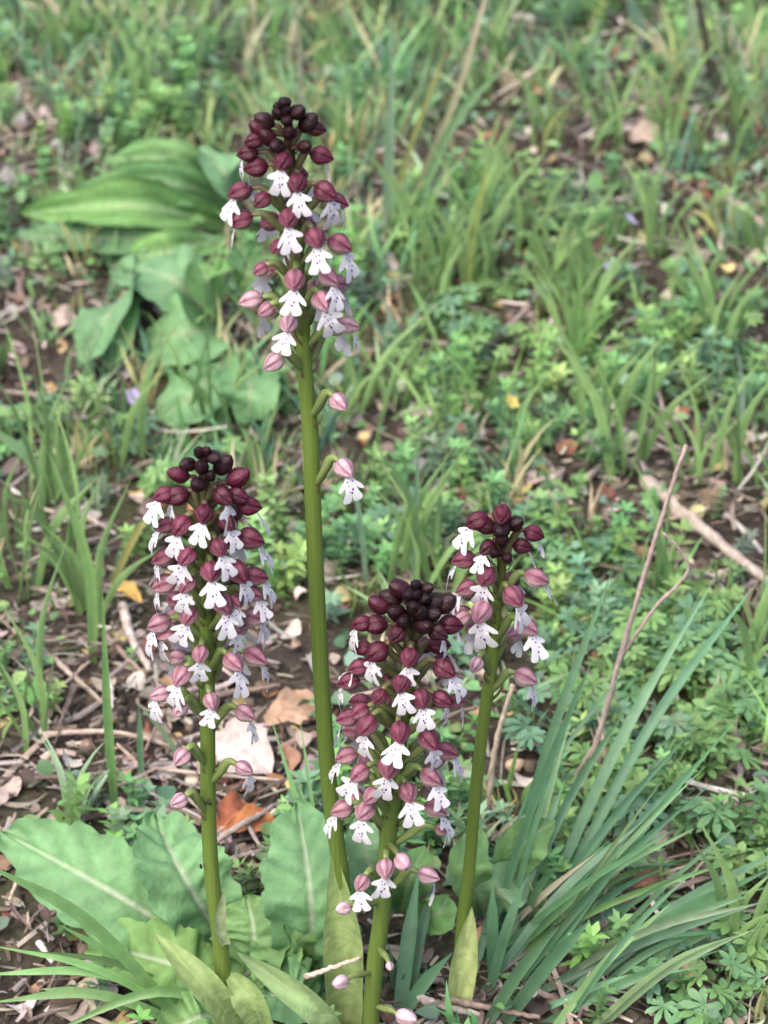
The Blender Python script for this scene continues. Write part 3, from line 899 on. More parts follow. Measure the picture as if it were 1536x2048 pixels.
twig('short brown stick in the far grass by the bare corner', [(85, -20, 4), (130, 40, 5), (200, 115, 4)], 3.6, (.36, .29, .25))
twig('thin brown stick lying beside the far plantain', [(20, 52, 3), (110, 48, 3)], 2.2, BRN)
twig('long bent stem crossing the open litter towards the evenly filled orchid', [(30, 1260, 3), (110, 1320, 5), (205, 1405, 3)], 1.8, (.34, .28, .23))
twig('straight dry stem lying level across the litter', [(85, 1468, 4), (230, 1465, 5), (400, 1505, 3)], 1.5, (.36, .29, .24))
twig('thin level stem under the first litter stem', [(280, 1530, 3), (380, 1545, 4), (560, 1560, 3)], 1.2, (.38, .31, .27))
twig('grey twig lying over rust coloured dead leaves', [(425, 1685, 5), (500, 1640, 7), (570, 1600, 4)], 1.7, GREY, [[(495, 1645, 6), (520, 1690, 4), (560, 1700, 3)]])
twig('pale split stem standing askew in the litter', [(245, 1210, 3), (265, 1280, 5), (300, 1340, 3)], 2.6, (.42, .36, .32))
twig('slim brown twig slanting through the litter', [(210, 1270, 4), (250, 1310, 5), (290, 1350, 3)], 1.6, BRN)
twig('whitish bleached stem piece upright in the litter', [(212, 1460, 2), (222, 1390, 8), (212, 1335, 12)], 1.6, (.55, .50, .48))
twig('tan dry stalk rising behind the airy orchid', [(975, 1640), (990, 1500), (1025, 1370)], 1.6, TAN, (), True, 'dry_stalk', 'stalk')
twig('slanting grey stem behind dark soil pocket', [(960, 700, 4), (1010, 660, 6), (1060, 610, 4)], 2.0, GREY)
twig('thin reddish stem in the far grass', [(740, 980, 3), (680, 960, 5), (560, 985, 3)], 1.2, (.38, .28, .22))
twig('short forked twig on the far bare ground', [(1455, 395, 3), (1500, 430, 4), (1540, 460, 3)], 3.2, (.28, .22, .19))
twig('thin arched stem in bare soil near the broken stick', [(1390, 1150, 3), (1440, 1190, 6), (1520, 1160, 3)], 1.8, GREY)
twig('small stem lying under the leaning tuft', [(805, 1985, 3), (880, 2010, 4), (960, 2030, 3)], 2.2, (.40, .35, .33))
twig('crooked pale stem at the foot of the grass tuft', [(1130, 2000, 3), (1190, 1990, 4), (1260, 2010, 3)], 1.6, (.42, .37, .33))
twig('thin dark stem among crinkled leaves', [(470, 1960, 8), (510, 1945, 10), (560, 1920, 12)], .7, (.10, .07, .06))
twig('bleached straw resting on the broad sheath of the tall orchid', [(610, 1955, 22), (665, 1935, 24), (722, 1915, 24)], 1.2, (.55, .44, .38))
twig('white bleached stem lying under the arching blades', [(238, 1885, 14), (262, 1925, 14), (298, 1965, 12)], 1.7, (.52, .49, .49))
twig('second white bleached stem under the arching blades', [(78, 1885, 12), (105, 1925, 12)], 1.5, (.48, .45, .44))
for q in [[(540, 1780), (640, 1725)], [(120, 1560), (240, 1540)], [(330, 1620), (400, 1650)], [(455, 1720), (560, 1690)], [(60, 1690), (20, 1800)],
          [(430, 1390), (560, 1370)], [(1280, 1760), (1380, 1730)], [(1330, 1690), (1420, 1640)], [(1150, 1120), (1250, 1140)], [(1040, 1010), (1130, 940)],
          [(600, 1420), (760, 1380)], [(780, 1310), (850, 1360)], [(330, 1420), (290, 1500)], [(150, 1370), (120, 1450)], [(1380, 2010), (1500, 1990)], [(900, 2000), (1080, 2035)]]:
    twig('thin broken brown stem lying loose in the ground litter', [(x, y, random.uniform(2, 6)) for x, y in q], random.uniform(.9, 1.6), random.choice([BRN, GREY, TAN]))['group'] = 'loose stems in the litter'

def dead_leaf(label, px, py, L, W, yaw, col, tilt=(0, 0), h=3):
    c = on_ground(px, py, h)
    v = Vector((math.cos(yaw), math.sin(yaw), 0)) * L * MM / 2
    me = leaf_mesh('leaf', [-v + Vector((0, 0, .001)), Vector((0, 0, .003)), v], W * MM, col, normal=(tilt[0], tilt[1], .7), n=18, m=11, cup=.35, ripple=.10, vein=.02, freq=4, rib=np.array(col) * .75, mat='litter', edge=.08)
    return tag(obj('dead_leaf', me, None, c), label, 'dead leaf')
dead_leaf('pale pinkish dead leaf lying behind the evenly filled orchid stem', 482, 1515, 21, 14, -.75, (.47, .40, .385), (0, -.6), 5)
dead_leaf('brown curled dead leaf beside the pale pinkish one', 590, 1435, 16, 10, .4, (.40, .27, .19), (0, -.4))
dead_leaf('rust red dead leaf under the grey twig', 470, 1640, 13, 8, 1.0, (.33, .12, .07), (.1, -.5))
dead_leaf('second rust coloured dead leaf under the grey twig', 505, 1660, 12, 7, .2, (.36, .15, .07), (0, -.4))
dead_leaf('whitish dead leaf fragment beyond the leaning tuft', 1190, 1700, 9, 6, .5, (.50, .44, .40), (0, -.6), 4)
dead_leaf('reddish brown dead leaf on the bare patch by the tuft', 1300, 1770, 9, 6, .3, (.33, .17, .13), (0, -.5))
dead_leaf('dull pink dead leaf near the reddish brown one', 1400, 1820, 9, 5, .9, (.38, .24, .20), (0, -.4))
dead_leaf('tan dead leaf in the far grass below the bent blade', 905, 370, 8, 8, .5, (.42, .33, .27), (0, -.6), 4)
dead_leaf('tan dead leaf on the far bare spot', 1290, 280, 11, 9, .2, (.44, .35, .29), (0, -.6), 4)
dead_leaf('pinkish dead leaf by the smooth bluish rosette', 130, 650, 9, 7, .7, (.44, .36, .32), (0, -.6))
dead_leaf('grey dead leaf near the far bare corner', 15, 370, 9, 6, .9, (.46, .42, .40), (0, -.6))
dead_leaf('orange brown dead leaf behind the lobed weeds', 1440, 1400, 11, 4, .5, (.42, .24, .10), (0, -.5), 5)
dead_leaf('orange dead leaf strip in the litter by the evenly filled orchid', 255, 1195, 10, 4, -.6, (.48, .31, .10), (0, -.5), 5)

def pebble(label, px, py, d, col):
    c = on_ground(px, py, d * .25)
    k, s = 7, 10
    th = np.linspace(0, np.pi, k)[:, None]; ph = np.linspace(0, 2 * np.pi, s, endpoint=False)[None]
    r = d * MM / 2 * (1 + .13 * rng.normal(size=(k, s)))
    V = np.stack([np.sin(th) * np.cos(ph) * r * 1.25, np.sin(th) * np.sin(ph) * r, np.cos(th) * r * .75 + 0 * ph], -1).reshape(-1, 3)
    o = obj('pebble', mesh_np('stone', V, grid_faces(k, s, 0, True), np.full((len(V), 3), 1.) * np.array(col), mats=[M['stone']]), None, c)
    o.rotation_euler.z = random.uniform(0, 6)
    return tag(o, label, 'pebble')
pebble('small pale pebble behind the evenly filled orchid stem', 388, 1560, 4.2, (.50, .44, .36))
pebble('cream pebble near the white dead leaf fragment', 1150, 1715, 4, (.55, .47, .43))
pebble('pinkish pebble on the bare soil past the tuft', 1410, 1835, 4.5, (.46, .36, .33))
pebble('round tan pebble between airy orchid and tuft', 1030, 1530, 4, (.46, .34, .24))
pebble('pale grey pebble in the far meadow', 1060, 38, 4.6, (.55, .52, .52))

pm = []
for c in [(.52, .46, .72), (.62, .52, .16), (.60, .58, .60)]:
    V, F, off = [], [], 0
    for j in range(5):
        a = j * 2 * math.pi / 5
        t = np.linspace(0, 1, 5)
        ax = np.array([math.cos(a), math.sin(a), .35]); sd_ = np.array([-math.sin(a), math.cos(a), 0])
        w = np.array([.1, .3, .42, .36, .08])
        P = ax[None] * t[:, None]
        V.append(np.stack([P - sd_ * w[:, None], P - [0, 0, .05], P + sd_ * w[:, None]], 1).reshape(-1, 3)); F.append(grid_faces(5, 3, off)); off += 15
    pm.append((np.vstack(V), np.vstack(F), c))
def small_flower(label, px, py, r, kind, h=16):
    c = on_ground(px, py, h)
    g = float(gz(c.x, c.y))
    root = thing('small_flower', (c.x, c.y, g), label, 'flower')
    V, F, col = pm[kind]
    o = obj('petals', mesh_np('petals', V * r * MM, F, np.full((len(V), 3), 1.) * np.array(col), mats=[M['petal']]), root)
    o.location = (0, 0, c.z - g)
    o.rotation_euler = (.7, random.uniform(-.3, .3), random.uniform(0, 3))
    V, fl = tube(bez([(0, 0, -.001), (.002, .001, (c.z - g) * .5), (0, 0, c.z - g)], 6), .0004, 6)
    obj('stalk', mesh_np('stalk', V, fl, np.full((len(V), 3), 1.) * np.array([.13, .24, .07]), mats=[M['herb']]), root)
small_flower('tiny lilac flower in the grass below the bluish rosette', 268, 796, 3.0, 0)
small_flower('tiny violet flower in the far clover on its own stalk', 1258, 440, 3.0, 0)
small_flower('faint lilac flower lower than the violet one', 1210, 535, 2.3, 0)
small_flower('yellow flower beside bare soil above the airy orchid', 1085, 940, 3.0, 1, 10)
small_flower('blurred yellow flower on a tall stalk before a dark gap', 1022, 805, 2.5, 1, 22)
small_flower('little yellow flower close to the forked grey stalk', 1235, 1078, 1.8, 1, 10)
small_flower('pale yellow bloom on the edge of the weeds', 1500, 1305, 2.4, 1, 8)
small_flower('whitish petal cluster by the dark stalk in the far grass', 1438, 200, 2.4, 2)

# ------------------------------------------------------------------ orchids
S_ACROSS = np.array([-1, -.88, -.6, -.3, -.07, .07, .3, .6, .88, 1])
def sepal_mesh(name, centre, half, L=4.9, R=1.98, lateral=0, close=0):
    """one sepal of the hood: a concave shell on an ovoid around +X, 0..L millimetres"""
    u = np.linspace(0, 1, 9)
    V = np.zeros((9, 10, 3)); C = np.zeros((9, 10, 3))
    for i, uu in enumerate(u):
        r = R * (math.sin(math.pi * min(uu ** .86 * .97 + .03, 1)) ** .78)
        for j, s in enumerate(S_ACROSS):
            w = half * (1 - .10 * uu)
            if lateral: w = half * (1 - .18 * max(0, uu - .5))
            a = centre + s * w * (1 if lateral == 0 else lateral)
            rr = r * (.86 + .20 * (1 - s * s)) * (1 + .018 * math.cos(s * 16)) + (.03 if lateral == 0 else 0)
            x = uu * L - .25 * abs(s) ** 2 * L * uu * .5
            if lateral:                                     # lower edge flares a little at the mouth
                rr += .30 * max(0, -s) * uu * (1 - close)
            V[i, j] = (x, rr * math.cos(a), rr * math.sin(a) * .92)
            seam = max(0, (abs(s) - .72) / .28) * .9
            if abs(s) < .1: seam = max(seam, .75 if lateral == 0 else .55)
            seam = max(seam, .5 * max(0, .25 - uu) / .25, .6 * max(0, uu - .88) / .12)
            C[i, j, 0] = min(1, seam)
            C[i, j, 1] = max(0, min(1, .55 - s * .95)) if lateral else .06 + .15 * max(0, .35 - uu)
    return mesh_np(name, V.reshape(-1, 3) * MM, grid_faces(9, 10), C.reshape(-1, 3), mats=[M['sepal']])

r90 = math.pi / 2
SEP = {}
SEP['d'] = sepal_mesh('sepal', r90, math.radians(60))
SEP['l'] = sepal_mesh('sepal', r90 + math.radians(108), math.radians(58), lateral=-1)
SEP['r'] = sepal_mesh('sepal', r90 - math.radians(108), math.radians(58), lateral=1)

def bud_mesh():
    u = np.linspace(0, 1, 9); a = np.linspace(0, 2 * np.pi, 18, endpoint=False)
    uu, aa = np.meshgrid(u, a, indexing='ij')
    r = 1.42 * np.sin(np.pi * np.clip(uu ** .85 * .96 + .04, 0, 1)) ** .62
    lob = np.abs(np.cos(1.5 * (aa - r90)))
    r = r * (.80 + .20 * lob ** .5) * (1 + .03 * np.cos(aa * 9) + .03 * np.sin(uu * 7 + aa * 2))
    V = np.stack([uu * 3.9, r * np.cos(aa), r * np.sin(aa)], -1)
    C = np.zeros(V.shape); C[..., 0] = np.clip(1 - lob * 2.2, 0, 1) * .9
    return mesh_np('bud', V.reshape(-1, 3) * MM, grid_faces(9, 18, 0, True), C.reshape(-1, 3), mats=[M['sepal']])
BUD = bud_mesh()

def lip_mesh(seed):
    r = np.random.default_rng(seed)
    zs = np.array([0, -.35, -.7, -.9, -1.1, -1.4, -1.75, -2.0, -2.2, -2.6, -3.2, -3.8, -4.3, -4.7, -4.95, -5.05])
    ow = np.array([.55, .65, .95, 1.80, 2.25, 2.45, 2.25, 1.55, 1.10, 1.12, 1.34, 1.72, 1.96, 1.92, 1.58, 1.08])
    iw = np.array([0, 0, 0, 0, 0, 0, 0, 0, 0, 0, 0, 0, .10, .24, .42, .62])
    bow, arm, tw = r.uniform(.01, .09), r.uniform(.45, .95), r.normal(0, .28)
    lean = r.normal(0, .16)
    asym = r.normal(0, .22)
    V, F, off = [], [], 0
    nc = 5
    def warp(y, z):
        zz = z - (arm + asym * np.sign(y)) * max(0, abs(y) - .6) * (1 if z > -2.1 else 0) * .8
        x = .35 * (-z) ** .5 - bow * z * z + .22 * abs(y) * (-1 if z > -2.4 else .6) * .8 + tw * y * .4
        return (x, y + lean * (-z) * .5, zz)
    for side in (1, -1):
        for i, z in enumerate(zs):
            for k in range(nc):
                y = side * (iw[i] + (ow[i] - iw[i]) * k / (nc - 1))
                V.append(warp(y, z))
        f = grid_faces(len(zs), nc, off)
        F.append(f if side == 1 else f[:, ::-1]); off += len(zs) * nc
    F = np.vstack(F)
    # merge the centre line of the two halves
    m = np.arange(off); h = len(zs) * nc
    for i in range(len(zs)):
        if iw[i] == 0: m[h + i * nc] = i * nc
    F = m[F]
    mi = [0] * len(F)
    quads, tris = F, []
    for (y, z, s) in [(.55, -1.15, .16), (-.5, -1.2, .15), (.22, -1.75, .13), (-.3, -1.85, .14), (.35, -2.8, .17), (-.18, -3.0, .15), (.05, -3.45, .19), (0, -.6, .14)]:
        y += r.normal(0, .08); z += r.normal(0, .08); s *= r.uniform(.6, 1.25)
        if r.random() < .15: continue
        b = len(V)
        V.append(tuple(np.array(warp(y, z)) + [.05, 0, 0]))
        for k in range(7):
            q = warp(y + s * math.cos(k * .8976), z + s * 1.25 * math.sin(k * .8976))
            V.append(tuple(np.array(q) + [.04, 0, 0]))
        for k in range(7):
            tris.append((b, b + 1 + k, b + 1 + (k + 1) % 7))
    V = np.array(V)
    return mesh_np('lip', V * MM, [quads, np.array(tris)], None, mats=[M['lip'], M['spot']], midx=mi + [1] * len(tris))
LIPS = [lip_mesh(s) for s in range(12)]

def bract_mesh():
    P = [(0, 0, 0), (1.6, 0, 1.6), (2.6, 0, 4.0)]
    V = blade_mesh('bract', [Vector(p) * MM for p in P], 1.5 * MM, (.20, .22, .10), (.20, .05, .07), n=6, ref=(-1, 0, .2), fold=.5, taper=.3, mat='herb')
    return V
BRACT = bract_mesh()

TONES = [(0, (.013, .0045, .0065)), (.12, (.028, .0065, .011)), (.3, (.112, .016, .042)), (.45, (.215, .044, .098)), (.6, (.385, .165, .235)),
         (.75, (.52, .33, .405)), (.9, (.64, .45, .53)), (1, (.66, .58, .60))]
def tone(t):
    t = max(0, min(1, t))
    for (a, ca), (b, cb) in zip(TONES, TONES[1:]):
        if t <= b:
            f = (t - a) / (b - a)
            return tuple(x + (y - x) * f for x, y in zip(ca, cb))
    return TONES[-1][1]

def Z(ox, oy, s, lst):
    return [(ox + e[0] / s, oy + e[1] / s) + tuple(e[2:]) for e in lst]

class Orchid:
    def __init__(self, label, y, stem_px, rad, R, seed, stemcol, top_py):
        self.y, self.R, self.top_py = y, R, top_py
        self.r = random.Random(seed)
        pts = [at_y(px, py, y) for px, py in stem_px]
        last, prev = pts[-1], pts[-2]
        base = Vector((last.x + (last.x - prev.x) * .3, y, 0))
        base.z = float(gz(base.x, y))
        pts.append(base - Vector((0, 0, .004)))
        self.curve = bez(pts, 80)
        self.root = thing('orchid', base, label, 'orchid', 'burnt-tip orchids in flower')
        self.base = base
        rr = np.interp(np.linspace(0, 1, 80), [0, .08, .3, 1], [rad * .45, rad * .7, rad * .9, rad * 1.05])
        V, fl = tube(self.curve - np.array(base), rr * MM, 14, 7, .045, twist=.5)
        c0, c1 = np.array(stemcol), np.array([.05, .022, .018])
        t = np.concatenate([np.repeat(np.linspace(0, 1, 80), 14), [0, 1]])[:, None]
        k = np.clip(1.25 - t / (.30 if rad > 1.7 and R > 10 else .16), 0, 1)
        C = c0 * (1 - k) + c1 * k
        obj('stem', mesh_np('stem', V, fl, C, mats=[M['stem']]), self.root)
        self.z_top = self.curve[0][2]
        self.count = 0

    def axis(self, z):
        i = int(np.argmin(np.abs(self.curve[:, 2] - z)))
        return Vector(self.curve[i])

    def ovary(self, S, az, hx, hz, purple, thick):
        h = max(hz, .001)
        P = bez([(0, 0, 0), (hx * .42, 0, h * .55), (hx * .72, 0, h * 1.0), (hx, 0, hz)], 9)
        r = np.interp(np.linspace(0, 1, 9), [0, .2, .5, .85, 1], [.45, .85, 1.0, .62, .55]) * thick
        V, fl = tube(P, r * MM, 9, 3, .12, twist=2.2)
        t = np.concatenate([np.repeat(np.linspace(0, 1, 9), 9), [0, 1]])
        C = (np.array([.20, .27, .09]) * (1 - .8 * purple) + np.array([.055, .018, .022]) * .8 * purple)[None] * (.85 + .3 * t[:, None])
        me = mesh_np('floret', V, fl, C, alpha=np.clip(t * 1.3 - .1, 0, 1), mats=[M['ovary']])
        o = obj('floret', me, self.root)
        o.location = S - self.base
        o.rotation_euler = (0, 0, az)
        o.color = (1, 1, 1, purple)
        return o

    def place(self, P, tn, kind, size=1.0, droop=None, lip=True):
        R = self.r
        young = 1 - tn
        drop = (4.0 + 3.5 * tn + R.uniform(-.6, .8)) * MM
        if kind == 'bud': drop = R.uniform(2.0, 3.2) * MM
        S = self.axis(P.z - drop)
        dx, dy = P.x - S.x, P.y - S.y
        az = math.atan2(dy, dx)
        dist = math.hypot(dx, dy)
        if kind == 'bud':
            tilt = R.uniform(.25, .9) if tn < .5 else R.uniform(-.2, .3)
            back = 1.7 * MM * size
            hx = max(dist - back * math.cos(tilt), .4 * MM)
            hz = P.z - S.z - back * math.sin(tilt)
            me_o = self.ovary(S, az, hx, max(hz, .0006), .85 if tn < .5 else .1, .55 if tn < .5 else .8)
            me_o.name = 'bud_stalk'
            b = obj('bud', BUD, me_o)
            b.location = (hx - .0004, 0, hz)
            b.rotation_euler = (R.uniform(-1, 1), -tilt, R.gauss(0, .12))
            s = size * R.uniform(.88, 1.12)
            b.scale = (s, s, s)
            b.color = (*tone(tn + R.gauss(0, .02)), tn)
            return
        d = droop if droop is not None else R.gauss(.20, .10) - .08 * young + .34 * max(0, -math.sin(az)) ** 1.5
        back = 2.6 * MM * size
        hx = max(dist - back * math.cos(d), 1.0 * MM)
        hz = P.z - S.z + back * math.sin(d)
        f = self.ovary(S, az, hx, hz, max(0, 1.0 - tn * 1.7), .72 + .35 * tn)
        yaw = R.gauss(0, .14)
        rot = (R.gauss(0, .12), d, yaw)
        sz = size * R.uniform(.92, 1.08)
        c = tone(tn + R.gauss(0, .03))
        for k in 'dlr':
            o = obj('sepal', SEP[k], f)
            o.location = (hx - .0003, 0, hz)
            o.rotation_euler = rot
            o.scale = (sz, sz * R.uniform(.94, 1.04), sz * R.uniform(.94, 1.05))
            kk = 1.0 if k == 'd' else .85
            o.color = (c[0] * kk, c[1] * kk, c[2] * kk, min(1, max(0, (tn - .30) * 3.6)))
        if lip:
            o = obj('lip', LIPS[R.randrange(12)], f)
            mt = Matrix.Rotation(yaw, 3, 'Z') @ Matrix.Rotation(d, 3, 'Y')
            o.location = Vector((hx - .0003, 0, hz)) + mt @ Vector((3.5 * MM * sz, 0, -.75 * MM * sz))
            o.rotation_euler = (R.gauss(0, .2), R.uniform(-.65, -.05), yaw + R.gauss(0, .2))
            s = sz * R.uniform(.98, 1.14)
            o.scale = (s, s, s)
        b = obj('bract', BRACT, f)
        b.location = (.0007, 0, -.0012)
        b.rotation_euler = (0, R.uniform(-.3, .25), R.gauss(0, .3))
        b.scale = [R.uniform(.6, 1.1)] * 3

    def at(self, px, py, tn, kind='f', size=1.0, lip=True, side=1):
        z0 = at_y(px, py, self.y).z
        ax = self.axis(z0 - .004)
        x = at_y(px, py, self.y).x - ax.x
        depth = max(0, self.z_top - z0)
        Rm = self.R * MM * min(1, .36 + depth / .034)
        if kind == 'bud' and tn < .3: Rm = min(Rm, (3.0 + depth * 330) * MM)
        s = max(-.97, min(.97, x / Rm))
        dy = -side * Rm * math.sqrt(1 - s * s)
        P = at_y(px, py, self.y + dy)
        self.place(P, tn, kind, size, lip=lip)

    def behind(self, n, z0, z1):
        for i in range(n):
            z = z0 + (z1 - z0) * (i + self.r.random()) / n
            a = math.radians(self.r.uniform(20, 160))
            Rm = self.R * MM * min(1, .36 + max(0, self.z_top - z) / .034) * self.r.uniform(.85, 1.0)
            ax = self.axis(z - .004)
            t = (z0 - z) / (z0 - z1)
            self.place(Vector((ax.x + Rm * math.cos(a), self.y + Rm * math.sin(a), z)), .28 + .45 * t, 'f')

    def leaf(self, pts, w, col, **kw):
        P = [at_y(px, py, self.y + dy) - self.base for px, py, dy in pts]
        kw.setdefault('rib', tuple(np.array(col) * 1.12))
        obj('leaf', leaf_mesh('leaf', P, w * MM, col, ripple=kw.pop('ripple', .015), vein=kw.pop('vein', .006), edge=.01, freq=3, **kw), self.root)

B = 'bud'
STEM = (.155, .228, .048)
# ---- the tall orchid
oa = Orchid('tallest orchid with a long bare stem below its open spike', .512,
            [(574, 215), (585, 400), (600, 600), (612, 760), (622, 880), (626, 1000), (635, 1200), (646, 1400), (662, 1600), (684, 1760), (690, 1900), (690, 2048)],
            1.75, 9.4, 3, STEM, 210)
for e in Z(420, 170, 4.518, [
    (605, 200, 0, B, .8), (690, 170, 0, B, .9), (625, 270, .03, B, .9), (780, 260, .06, B, 1.1), (700, 240, 0, B, .8), (690, 330, 0, B, .9), (480, 330, .08, B, 1.1),
    (410, 390, .22, B, 1.2), (900, 350, .07, B, 1.15), (985, 400, .26, 'f', .9, False), (365, 490, .22, 'f', .85, False), (510, 480, .12, B, 1.1), (710, 440, .05, B, 1.0),
    (880, 560, .14, B, 1.1), (600, 560, .1, B, 1.0), (310, 630, .28, 'f', .95), (390, 750, .3, 'f', 1), (640, 710, .28, 'f', .95), (1040, 650, .28, 'f', 1.05),
    (245, 970, .34, 'f', 1), (815, 900, .3, 'f', .95), (450, 1050, .36, 'f', .8, False), (1065, 970, .36, 'f', 1), (1190, 1060, .38, 'f', .95), (255, 1220, .42, 'f', 1),
    (700, 1230, .38, 'f', 1)]) + Z(420, 470, 4.518, [
    (975, 40, .47, 'f', 1), (1180, 100, .48, 'f', 1), (600, 120, .4, 'f', .7, False), (440, 320, .5, 'f', .65, False), (760, 420, .56, 'f', 1), (1085, 400, .62, 'f', .95),
    (1045, 610, .58, 'f', 1), (345, 600, .78, 'f', 1.05, False), (480, 690, .72, 'f', .75, False), (680, 820, .76, 'f', .95), (1275, 830, .72, 'f', .95),
    (565, 1170, .82, 'f', .95, False)]) + [(683, 808, .84, 'f', .95, False), (697, 937, .84, 'f', .95)]:
    oa.at(*e)
oa.behind(13, oa.z_top - .016, oa.z_top - .048)
oa.leaf([(692, 2120, -.003), (690, 1950, -.003), (684, 1830, -.0026), (664, 1690, -.0012)], 8.6, (.30, .40, .16), normal=(-.1, -.97, .2), cup=.7, base=.85, shape=1.0, point=1.3)

# ---- the left orchid
ob = Orchid('evenly filled orchid spike standing above the crinkled primrose leaves', .498,
            [(405, 900), (410, 1000), (412, 1120), (414, 1300), (416, 1450), (417, 1600), (424, 1750), (440, 1880), (447, 1960), (446, 2060)],
            1.65, 9.2, 5, STEM, 900)
for e in Z(260, 870, 4.8, [
    (665, 175, .08, B, 1.0), (730, 165, .12, B, .8), (810, 220, .05, B, .95), (550, 290, .05, B, .95), (690, 320, .03, B, 1.0), (910, 300, .12, B, 1.35), (440, 380, .24, B, 1.35),
    (660, 490, .08, B, 1.15), (780, 400, .03, B, .9), (1040, 420, .28, B, 1.25), (1085, 570, .28, 'f', 1, False), (900, 600, .28, 'f', .95), (295, 570, .3, 'f', .9), (430, 600, .28, 'f', 1.05),
    (720, 780, .3, 'f', .95), (1170, 690, .3, 'f', 1), (960, 850, .3, 'f', .9), (305, 870, .38, 'f', .95), (465, 890, .38, 'f', 1.05), (1185, 990, .38, 'f', 1.1),
    (855, 1100, .4, 'f', .95), (295, 1190, .46, 'f', 1), (530, 1190, .42, 'f', 1), (800, 1330, .45, 'f', 1), (1060, 1320, .42, 'f', 1.05), (1225, 1370, .45, 'f', 1),
    (295, 1440, .52, 'f', 1.1), (540, 1460, .5, 'f', 1), (1210, 1520, .47, 'f', .95)]) + Z(260, 1180, 4.097, [
    (760, 130, .53, 'f', 1), (1010, 40, .48, 'f', .95), (1050, 230, .55, 'f', 1.05), (870, 310, .52, 'f', .95), (880, 110, .45, 'f', .8), (455, 230, .55, 'f', 1), (220, 270, .6, 'f', 1),
    (265, 370, .6, 'f', .95), (570, 545, .65, 'f', .9), (1060, 540, .6, 'f', 1.1), (860, 600, .62, 'f', 1), (390, 710, .7, 'f', 1), (215, 850, .72, 'f', 1), (390, 990, .8, 'f', .85, False),
    (655, 930, .72, 'f', .85), (970, 1020, .72, 'f', 1), (410, 1385, .82, 'f', .9, False), (950, 1470, .82, 'f', .85), (395, 1750, .86, 'f', .9, False)]):
    ob.at(*e)
ob.behind(18, ob.z_top - .015, ob.z_top - .052)
ob.leaf([(452, 1890, -.0018), (440, 1850, -.0022), (447, 1780, -.002)], 2.6, (.28, .36, .19), normal=(.2, -.97, .2), cup=.5, base=.8)
ob.leaf([(520, 2110, 0), (420, 1985, -.006), (308, 1865, .004)], 6.5, (.22, .31, .12), normal=(.4, -.8, .5), cup=.5, base=.7)
ob.leaf([(560, 2140, -.002), (505, 2010, -.006), (450, 1940, .0)], 7, (.23, .33, .13), normal=(-.3, -.8, .5), cup=.4, base=.7)

# ---- the short dense orchid
od = Orchid('shortest stout orchid with the densest wide flower spike', .500,
            [(832, 1172), (826, 1250), (814, 1350), (802, 1450), (788, 1580), (776, 1680), (764, 1830), (752, 1920), (740, 2060)],
            1.8, 10.6, 7, (.145, .215, .05), 1170)
for e in Z(630, 1140, 4.518, [
    (920, 145, 0, B, .95), (1010, 175, .08, B, .85), (770, 185, .16, B, 1.25), (840, 230, .03, B, 1.0), (920, 235, 0, B, 1.05), (1000, 265, .02, B, 1.05), (680, 265, .1, B, 1.2),
    (1090, 290, .06, B, 1.3), (1190, 315, .13, B, 1.3), (880, 345, .02, B, 1.15), (565, 315, .22, B, 1.4), (725, 390, .04, B, 1.2), (980, 520, .1, B, 1.2), (960, 400, .0, B, 1.1), (1060, 400, .02, B, 1.2),
    (820, 480, .05, B, 1), (525, 510, .22, 'f', 1.05, False), (390, 490, .28, 'f', .95), (745, 600, .2, 'f', .9, False), (1130, 580, .2, 'f', 1), (1240, 510, .28, 'f', 1), (400, 720, .3, 'f', .9),
    (560, 770, .3, 'f', 1.1), (375, 880, .36, 'f', .95), (870, 810, .32, 'f', .95), (1215, 890, .34, 'f', 1.1), (275, 1020, .4, 'f', 1.05), (790, 1050, .36, 'f', 1), (570, 1160, .36, 'f', .8, False),
    (965, 1190, .4, 'f', 1.05), (1170, 1190, .38, 'f', 1.05), (1300, 1190, .42, 'f', .9), (385, 1290, .44, 'f', .9, False), (270, 1340, .46, 'f', 1.05), (430, 1410, .48, 'f', 1.1)]) + Z(630, 1450, 4.097, [
    (675, 75, .45, 'f', 1.05), (955, 130, .47, 'f', 1.05), (1105, 220, .5, 'f', 1.1), (235, 265, .56, 'f', 1.05), (350, 420, .54, 'f', 1.1), (600, 350, .52, 'f', 1.05), (955, 440, .6, 'f', 1),
    (770, 570, .6, 'f', 1), (460, 600, .64, 'f', .9, False), (205, 690, .64, 'f', 1), (395, 720, .62, 'f', 1.05), (1010, 700, .6, 'f', 1.1), (1060, 860, .66, 'f', .7),
    (720, 1130, .86, B, 1.3), (580, 1190, .74, 'f', .95), (370, 1310, .74, 'f', .9), (950, 1240, .8, 'f', 1.05), (235, 1510, .92, B, .9)]) + [(678, 1966, .97, B, 1.2), (812, 2036, .95, B, 1.3), (782, 1935, .9, B, .7)]:
    od.at(*e)
od.behind(22, od.z_top - .015, od.z_top - .056)
od.leaf([(770, 2130, -.002), (830, 2090, -.006), (930, 2060, -.004)], 7, (.18, .27, .10), normal=(.1, -.6, .8), cup=.3, base=.7)
od.leaf([(700, 2100, -.003), (620, 2010, -.006), (470, 1902, .004)], 6, (.22, .33, .15), normal=(-.3, -.7, .6), cup=.55, base=.7)

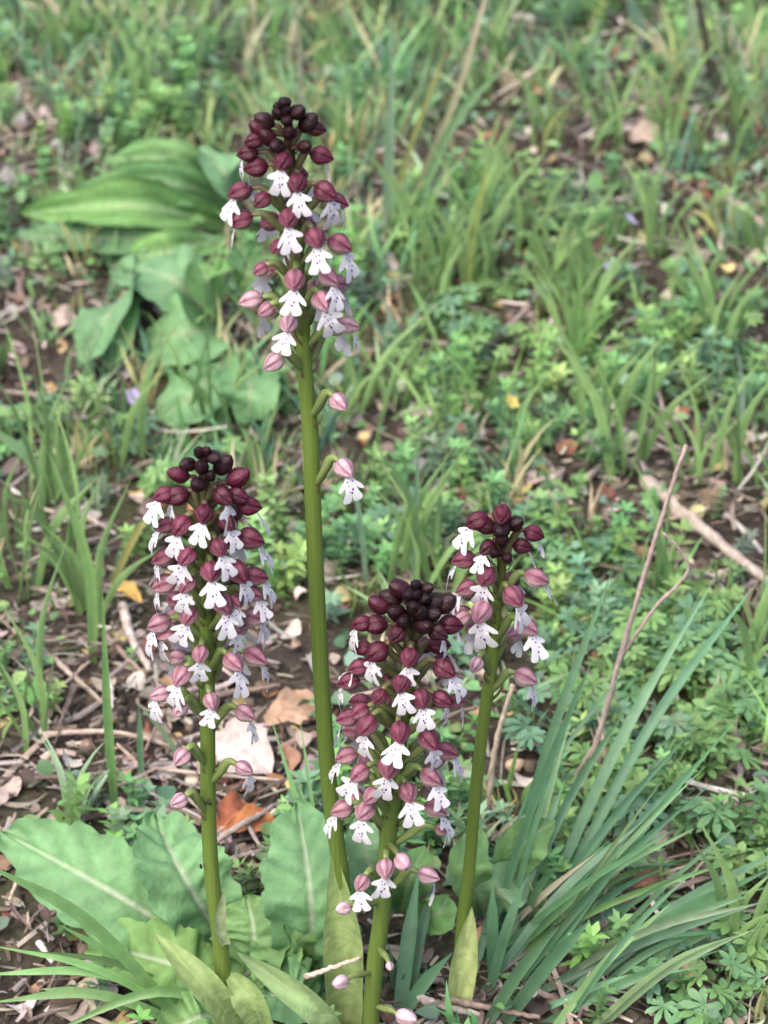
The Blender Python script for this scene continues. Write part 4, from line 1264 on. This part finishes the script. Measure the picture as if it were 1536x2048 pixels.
# ---- the airy orchid
oc = Orchid('slender orchid with a sparse airy spike beside the leaning grass tuft', .520,
            [(1008, 1040), (1003, 1130), (994, 1200), (988, 1284), (981, 1347), (965, 1460), (950, 1600), (938, 1750), (925, 1850), (910, 2050)],
            1.35, 8.6, 9, (.175, .25, .052), 1030)
for e in Z(870, 990, 4.762, [
    (610, 350, .03, B, 1.15), (780, 275, .03, B, 1.2), (690, 340, .05, B, .9), (640, 440, .04, B, 1.0), (630, 195, .28, 'f', .9, False), (380, 245, .28, 'f', 1), (470, 290, .18, B, 1.3),
    (970, 380, .28, 'f', 1), (860, 495, .24, 'f', .95), (475, 510, .22, 'f', .85), (690, 610, .15, B, .9), (560, 560, .1, B, .9), (245, 610, .44, 'f', 1.05), (470, 790, .42, 'f', 1),
    (265, 890, .48, 'f', 1.05), (985, 800, .62, 'f', 1.1), (735, 985, .52, 'f', 1.05), (440, 1130, .6, 'f', 1.1), (240, 1200, .68, 'f', .9, False), (880, 1270, .68, 'f', 1.1),
    (390, 1640, .84, 'f', .85, False), (890, 1740, .72, 'f', 1.1)]):
    oc.at(*e)
oc.behind(5, oc.z_top - .014, oc.z_top - .034)
oc.leaf([(902, 2130, -.0022), (916, 2000, -.0022), (930, 1900, -.002), (944, 1815, -.0012)], 6.0, (.47, .56, .23), normal=(.1, -.97, .2), cup=.75, base=.75, shape=.9)
oc.leaf([(950, 2110, 0), (1000, 2040, -.002), (1075, 1985, .01)], 6.5, (.16, .25, .10), normal=(.2, -.7, .7), cup=.3, base=.6)

# two small dark insects on the left orchid's stem
def insect(label, px, py, L, rz):
    P = at_y(px, py, .498 - .0021)
    root = thing('insect', P, label, 'insect')
    k, s = 9, 8
    t = np.linspace(0, 1, k)
    V, fl = tube(np.stack([(t - .5) * L, t * 0, t * 0], -1) * MM, np.maximum(.02, np.interp(t, [0, .15, .3, .4, .7, 1], [.1, .28, .2, .32, .42, .05])) * L * .5 * MM, s)
    b = obj('body', mesh_np('body', V, fl, np.full((len(V), 3), .012), mats=[M['insect']]), root)
    b.rotation_euler = (0, rz, 0)
    for sg in (-1, 1):
        for j in (-.15, 0, .15):
            V, fl = tube(np.array([(j * L, 0, 0), (j * 1.5 * L, .15 * L, sg * .3 * L), (j * 1.9 * L, .4 * L, sg * .5 * L)]) * MM, .03 * L * MM, 4)
            obj('leg', mesh_np('leg', V, fl, np.full((len(V), 3), .012), mats=[M['insect']]), root).rotation_euler = (0, rz, 0)
insect('tiny dark insect clinging across the evenly filled orchid stem', 417, 1606, 1.6, .5)
insect('tiny dark insect on the edge of the evenly filled orchid stem, lower down', 402, 1733, 1.4, 1.5)
